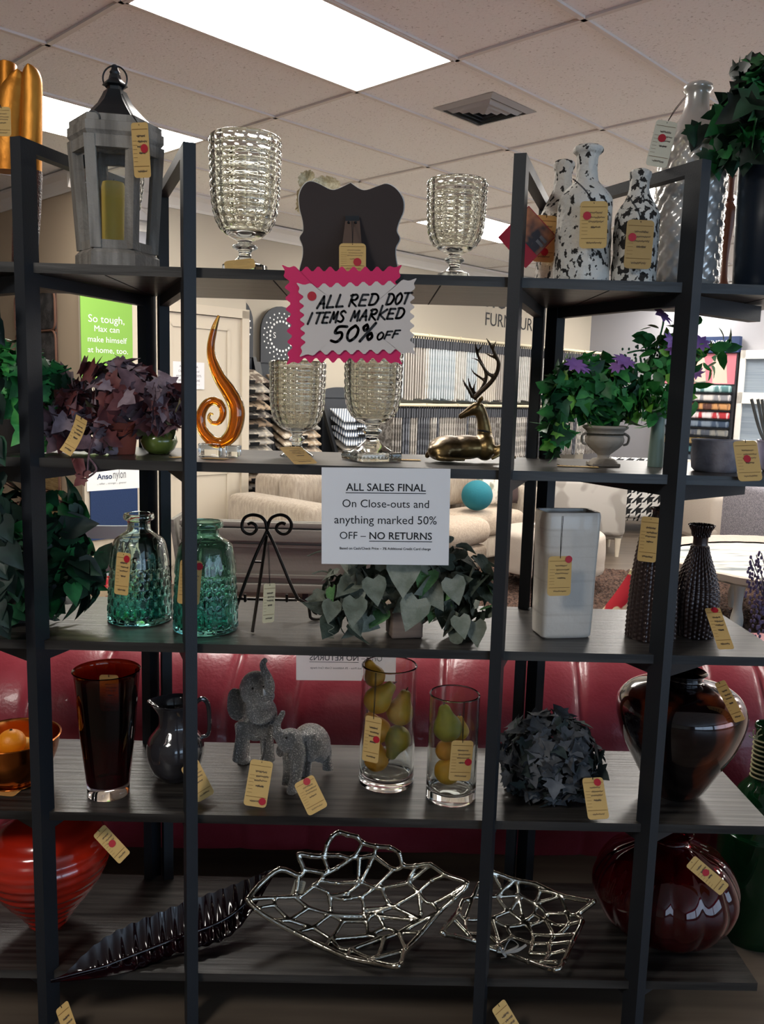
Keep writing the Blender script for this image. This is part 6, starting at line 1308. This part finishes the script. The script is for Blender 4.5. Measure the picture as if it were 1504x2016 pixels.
for a_ in (('yellow green pear standing at the top of the shorter cylinder', 881, 1430, b.y-.006, 28, (874, 1390), 'olive'), ('yellow pear behind the green one in the shorter cylinder', 906, 1437, b.y+.02, 18, (905, 1410), 'gold'), ('orange pear in the middle of the shorter cylinder', 878, 1477, b.y+.006, 20, (905, 1490), 'amber'), ('golden pear at the bottom of the shorter cylinder', 882, 1516, b.y+.0, 26, (895, 1500), 'gold')): pear(*a_, G2)
price_tag('price tag with red dot on the shorter cylinder of pears', (911, 1458, b.y-.066), (904, 1537, b.y-.07), .053, (.33, .53), [(912, 1420, b.y-.066), (914, 1382, b.y-.063)], yaw=.12)
# grey hydrangea ball
HY = [mat('grey_petal_%d' % i, c, .9, col2=c2, scale=(30, 30, 30)) for i, (c, c2) in enumerate((('#34373c', '#4a4d52'), ('#4b4d52', '#64666a'), ('#26302f', '#38423f')))]
b = base_on(1080, 1560, L4, 1.97, 2.02); k = mpp(b)
o = potted('dried_arrangement', 'domed arrangement of dried grey leaves in a low bowl, fourth shelf', 'plant', b, [(.05, L4), (.07, L4+.02), (.075, L4+.045)], mat('dark_bowl', '#1c1b1d', .5), [((1082, 1490, 0), (95, 88), 520), ((1080, 1540, -.01), (92, 45), 160)], .038, IVY, HY, 51, L4, .25, [5, 4, 3], inner=.7, zmin=L4+.02)
price_tag('price tag with red dot leaning on the grey dried arrangement', (1166, 1531, 1.885), HP(1179, 1613, L4+.012), .05, (.2, .12))
# large iridescent urn
M['irid'] = mat('iridescent_glaze', '#12070b', .1, metal=.5, col2='#a5471c', scale=(14, 14, 3.5), ramp=(.5, .82), detail=2, coat=1.0)
b = base_on(1333, 1568, L4, 1.96, 2.0); b = Vector((b.x+.0, 2.0, L4)); k = mpp(b); z = lambda py: VP(1340, py, b.y).z
o = thing('iridescent_vase', 'large dark iridescent vase with red and bronze sheen, end of the fourth shelf', 'vase', (b.x, b.y, L4)); mb = MB()
prof = catmull([(40*k, L4), (43*k, L4+.004), (56*k, z(1545)), (82*k, z(1500)), (107*k, z(1455)), (121*k, z(1410)), (119*k, z(1380)), (100*k, z(1358)), (60*k, z(1345)), (38*k, z(1338)), (36*k, z(1330)), (44*k, z(1322))], 6)
lathe(mb, b, vessel(prof, .005, L4+.012), 72); part('body', mb, M['irid'], o, .9)
price_tag('price tag hanging edge-on at the shoulder of the large iridescent vase', (1416, 1342, 1.895), (1457, 1420, 1.855), .03, None, yaw=-.9)
# ------------------------------------------------------------------ lowest shelf
M['redglaze'] = mat('red_glaze', '#b52410', .18, col2='#8e1a0e', scale=(3, 3, 30), ramp=(.35, .7), coat=.9)
cx = 117; b = Vector((VP(117, 1840, 2.0).x-.03, 2.01, L5)); k = mpp(VP(117, 1740, 2.0)); z = lambda py: VP(117, py, 2.0).z
o = thing('red_vase', 'wide red orange glazed vase with bulging middle, on the lowest shelf', 'vase', (b.x, b.y, L5)); mb = MB()
prof = catmull([(30*k, L5), (33*k, L5+.004), (52*k, L5+.045), (84*k, L5+.10), (108*k, L5+.15), (120*k, L5+.20), (112*k, L5+.245), (80*k, L5+.285), (40*k, L5+.31), (30*k, L5+.325), (34*k, L5+.335)], 6)
lathe(mb, b, vessel(resample(prof, .006), .005, L5+.012), 72, rf=lambda th, r, zz: .0012*math.sin(zz*260)); part('body', mb, M['redglaze'], o, .9)
price_tag('price tag with red dot on the shoulder of the red orange vase', (194, 1634, 1.90), (246, 1690, 1.875), .036, (.05, .5))
# ribbed leaf tray
M['aub'] = mat('aubergine_glaze', '#14060a', .12, coat=.8)
ax = catmull([(100, 1948, 1.80), (200, 1850, 1.88), (330, 1790, 1.96), (450, 1745, 2.04), (548, 1706, 2.12)], 8)
ax2 = catmull([(100, 1949, 1.795), (215, 1928, 1.82), (340, 1878, 1.88), (460, 1836, 1.95), (548, 1708, 2.115)], 8)
o = thing('leaf_tray', 'long dark aubergine ribbed leaf-shaped tray beside the silver lattice bowl', 'tray', (VP(330, 1840, 1.93).x, 1.93, L5))
def tray(u, v):
    i = u*(len(ax)-1); j = min(int(i), len(ax)-2); t = i-j
    L_ = lambda q: VP(q[j][0]*(1-t)+q[j+1][0]*t, q[j][1]*(1-t)+q[j+1][1]*t, q[j][2]*(1-t)+q[j+1][2]*t)
    P = L_(ax).lerp(L_(ax2), v); w_ = math.sin(math.pi*min(1, max(0, u)))
    P.z += -.028*w_*4*v*(1-v)*(1 if v < 2 else 0)+.0075*w_*math.sin(u*2*math.pi*20)*(1-abs(v-.5)*1.2)
    P.z = max(P.z, L5+.003) if P.y > D-.01 else max(P.z, L5+.003-.01*0); return P
mb = MB(); grid(mb, tray, 220, 16); n0 = len(mb.v); grid(mb, lambda u, v: tray(u, v)-Z*.0018, 220, 16); part('body', mb, M['aub'], o, 0)
mb = MB(); spline(mb, [tray(i/20, .5)+Z*.003 for i in range(21)], [.001+.004*math.sin(math.pi*(i/20)) for i in range(21)], 4, 8); part('midrib', mb, M['aub'], o, 0)
# silver lattice bowls
M['nickel'] = mat('polished_nickel', '#b9b3a6', .2, metal=1.0, bump=.15, bscale=60)
def lattice(name, label, off, sc, rim, edges, f, r, loc):
    o = thing(name, label, 'bowl', loc)
    def hit(x, y_):
        d_ = ray(off[0]+x/sc, off[1]+y_/sc); Y_ = 1.80
        while Y_ < 2.20:
            P = CAMP+d_*(Y_/d_.y)
            if P.z <= f(P.x, P.y): break
            Y_ += .002
        return P
    cache = {}
    def H(p):
        if p not in cache: cache[p] = hit(*p)
        return cache[p]
    mb = MB()
    def run(pts, rr_, closed=False):
        q = [H(p) for p in pts]; cl = q+[q[0]] if closed else q
        sp = catmull([tuple(v) for v in cl], 4)
        tube(mb, [Vector(s_) for s_ in sp], [rr_*(.85+.15*abs(math.cos(math.pi*i/(len(sp)-1)))) for i in range(len(sp))], 8)
        for v in q: ell(mb, v, (rr_*1.12,)*3, n=8, m=6)
    run(rim, r*1.15, True)
    for e in edges: run(e, r)
    mz = min(v.z for v in mb.v)
    for v in mb.v: v.z += max(0, L5+.0004-mz)
    organic('lattice', mb, M['nickel'], o, .0024, 1, .4); return o
rim = [(85, 475), (160, 385), (285, 290), (400, 328), (432, 290), (400, 200), (475, 206), (550, 205), (575, 140), (605, 90), (650, 62), (700, 75), (760, 90), (795, 125), (880, 148), (960, 155), (1020, 190), (1045, 265), (1125, 270), (1212, 262), (1310, 325), (1440, 378), (1360, 470), (1270, 550), (1160, 680), (1060, 790), (1015, 885), (870, 865), (700, 830), (560, 770), (380, 680), (240, 605), (130, 530)]
edges = [[(85, 475), (260, 465), (375, 460)], [(400, 328), (385, 440), (375, 460)], [(432, 290), (545, 310), (555, 322)], [(550, 205), (580, 290), (555, 322)], [(555, 322), (640, 280), (735, 216)], [(550, 205), (650, 205), (735, 216), (795, 125)], [(735, 216), (775, 218), (865, 205)], [(775, 218), (770, 350), (785, 370)], [(865, 205), (880, 148)], [(865, 205), (835, 270), (785, 370)], [(865, 205), (985, 290), (1045, 265)],
  [(555, 322), (535, 358), (490, 395)], [(535, 358), (640, 375), (785, 370)], [(490, 395), (415, 455), (375, 460)], [(490, 395), (575, 430), (590, 457)], [(590, 457), (600, 540), (595, 568)], [(590, 457), (700, 435), (785, 370)], [(590, 457), (680, 475), (785, 462), (805, 540), (810, 573)], [(785, 370), (870, 405)], [(870, 405), (985, 290)], [(870, 405), (785, 462)], [(870, 405), (910, 405), (1075, 375)], [(1075, 375), (1090, 330), (1125, 270)], [(1075, 375), (1212, 262)], [(1075, 375), (1140, 432)], [(910, 405), (950, 490), (985, 520)], [(985, 520), (1140, 432)], [(1140, 432), (1220, 360), (1310, 325)], [(1140, 432), (1225, 500), (1440, 378)], [(1225, 500), (1270, 550)], [(1140, 432), (1155, 560), (1145, 595)], [(985, 520), (805, 540)], [(985, 520), (1145, 595)], [(375, 460), (460, 528)], [(130, 530), (250, 510)], [(250, 510), (260, 465)], [(250, 510), (345, 605)], [(345, 605), (460, 528)], [(240, 605), (345, 605)], [(460, 528), (595, 568)], [(595, 568), (810, 573), (985, 520)], [(595, 568), (675, 610)], [(345, 605), (490, 650)], [(490, 650), (595, 568)], [(490, 650), (380, 680)], [(490, 650), (600, 720)], [(675, 610), (620, 700), (600, 720)], [(675, 610), (820, 612)], [(820, 612), (850, 575), (890, 578), (935, 655)], [(820, 612), (830, 700)], [(890, 578), (1120, 602), (1145, 595)], [(600, 720), (830, 700)], [(830, 700), (935, 655), (1020, 683)], [(600, 720), (560, 770)], [(600, 720), (655, 780), (720, 787)], [(720, 787), (910, 715)], [(830, 700), (930, 715)], [(930, 715), (870, 840), (720, 787)], [(930, 715), (1020, 683)], [(1020, 683), (1270, 550)], [(1020, 683), (1160, 680)], [(1020, 683), (1060, 790)], [(870, 840), (1060, 790)], [(1020, 683), (1145, 595)], [(720, 787), (700, 830)], [(810, 573), (820, 612)]]
lattice('lattice_bowl', 'large silver openwork lattice bowl with upturned corners, lowest shelf', (460, 1620), 3.133, rim, edges, lambda x, y_: L5+.005+1.1*x*x+(9*(y_-1.95)**2 if y_ > 1.95 else 1.0*(y_-1.95)**2),   .0064, (VP(700, 1800, 2.0).x, 2.0, L5))
rim = [(315, 80), (440, 125), (560, 150), (700, 212), (860, 245), (890, 250), (800, 325), (825, 362), (770, 480), (720, 590), (670, 635), (520, 590), (400, 545), (285, 510), (210, 475), (100, 445), (30, 425), (90, 345), (125, 300), (150, 245), (205, 225), (240, 150)]
edges = [[(315, 80), (375, 180), (440, 125)], [(340, 220), (440, 125), (465, 212)], [(205, 225), (340, 220), (465, 212)], [(465, 212), (487, 340), (490, 365)], [(465, 212), (560, 260)], [(560, 260), (585, 185), (560, 150)], [(585, 185), (700, 212), (560, 260)], [(340, 220), (410, 302), (465, 212)], [(410, 302), (490, 365)], [(560, 260), (550, 322), (490, 365)], [(560, 260), (620, 318), (615, 352), (550, 322)], [(620, 318), (735, 316)], [(700, 212), (745, 312), (800, 325)], [(735, 316), (750, 375), (700, 432)], [(615, 352), (700, 386), (825, 362)], [(490, 365), (540, 380), (615, 352)], [(310, 345), (410, 302)], [(310, 345), (395, 390), (490, 380)], [(490, 365), (545, 440), (530, 543)], [(545, 440), (660, 443)], [(615, 352), (660, 443), (640, 490), (640, 547)], [(660, 443), (780, 436)], [(545, 490), (640, 490), (745, 482)], [(530, 543), (640, 547), (720, 530)], [(640, 547), (600, 592), (520, 590)], [(600, 592), (675, 596)], [(395, 390), (430, 450), (545, 490)], [(310, 345), (350, 490), (285, 510)], [(350, 490), (430, 450)], [(350, 490), (400, 545)], [(90, 345), (170, 430), (210, 475)], [(125, 300), (160, 350), (310, 345)], [(160, 350), (170, 430)], [(160, 350), (205, 225)], [(170, 430), (285, 440), (350, 490)]]
lattice('lattice_bowl', 'small silver openwork lattice bowl tied with a ribbon, lowest shelf', (860, 1690), 2.885, rim, edges, lambda x, y_: L5+.005+2.2*(x-.40)**2+(6*(y_-1.97)**2 if y_ > 1.97 else 1.0*(y_-1.97)**2), .0062, (VP(1020, 1830, 2.0).x, 2.0, L5))
price_tag('grey price tag lying inside the large lattice bowl', VP(592, 1733, 2.06), VP(580, 1772, 2.02), .03, None, dark=mat('grey_card', '#8a877c', .8))
P = VP(990, 1878, 1.868)
o = thing('ribbon_bow', 'thin grey ribbon bow tied to the rim of the small lattice bowl', 'ribbon', P); M['ribbon'] = mat('grey_ribbon', '#8d8b88', .5)
for pts in ([(990, 1876), (1004, 1850), (1020, 1862), (990, 1876)], [(990, 1876), (1022, 1868), (1036, 1860), (1018, 1872), (990, 1876)], [(990, 1876), (984, 1866), (978, 1874), (990, 1876)], [(990, 1876), (996, 1884), (986, 1886)]):
    mb = MB(); spline(mb, [VP(px, py, 1.866) for px, py in pts], .0028, 5, 6, flat=.3); part('loop', mb, M['ribbon'], o)
# red glass pumpkin vase
M['ruby'] = mat('ruby_glass', '#7a0d18', .03, trans=.9, ior=1.5)
b = Vector((VP(1296, 1790, 2.035).x+.012, 2.035, L5)); k = mpp(VP(1296, 1760, 2.035)); Hh = VP(1296, 1650, 2.035).z-L5
o = thing('ruby_glass_vase', 'round lobed ruby red glass vase at the end of the lowest shelf', 'vase', (b.x, b.y, L5)); mb = MB()
prof = catmull([(60*k, L5), (70*k, L5+.003), (115*k, L5+Hh*.18), (138*k, L5+Hh*.42), (134*k, L5+Hh*.62), (108*k, L5+Hh*.82), (65*k, L5+Hh*.94), (40*k, L5+Hh), (38*k, L5+Hh+.012), (46*k, L5+Hh+.022)], 7)
lathe(mb, b, vessel(resample(prof, .006), .005, L5+.01), 160, rf=lambda th, r, zz: -.05*r*(1-abs(math.sin(th*7)))**1.5 if r > 50*k else 0); part('body', mb, M['ruby'], o, .9)
price_tag('price tag with red dot on the shoulder of the ruby glass vase', (1359, 1695, 1.875), (1427, 1753, 1.865), .034, (.08, .42), [(1352, 1688, 1.885)])
# green demijohn on the floor beside the unit
M['bottlegreen'] = mat('dark_green_glass', '#1e5a34', .03, trans=.8, ior=1.5); M['rope'] = mat('raffia', '#8a8262', .9)
b = Vector((max(1.083, VP(1508, 1500, 2.24).x), 2.24, 0)); k = mpp(VP(1512, 1560, 2.2)); z = lambda py: VP(1512, py, 2.2).z
o = thing('demijohn', 'dark green glass demijohn with raffia wrapped neck on the floor at the picture edge', 'bottle', b); mb = MB()
prof = catmull([(.09, 0), (.10, .01), (.108, .12), (.108, .30), (.10, z(1640)), (.07, z(1575)), (.04, z(1545)), (.034, z(1520)), (.034, z(1450)), (.038, z(1445)), (.038, z(1438))], 6); lathe(mb, b, vessel(prof, .005, .015), 48); part('body', mb, M['bottlegreen'], o, .9)
mb = MB(); n = 220; tube(mb, [Vector((b.x+.0375*math.cos(i*.26), b.y+.0375*math.sin(i*.26), z(1545)+(z(1462)-z(1545))*i/n)) for i in range(n)], .0028, 6); part('raffia_wrap', mb, M['rope'], o)
mb = MB(); c_ = Vector((b.x-.042, b.y-.02, z(1462)))
for d_ in ((-.012, -.004, .03), (.006, -.006, .034), (-.022, 0, .012), (.012, -.004, .016)): spline(mb, [c_, c_+Vector(d_)*.6+Vector((-.006, 0, 0)), c_+Vector(d_)], .0018, 5, 6)
part('raffia_knot', mb, M['rope'], o)
# tags on the floor by the front posts
price_tag('price tag tip at the bottom picture edge under the red orange vase', VP(121, 1979, 1.80), HP(158, 2085, .004), .04, None, yaw=-.5)
price_tag('price tag tip at the bottom picture edge below the small lattice bowl', VP(980, 1977, 1.80), HP(1035, 2070, .004), .04, None, yaw=.3)
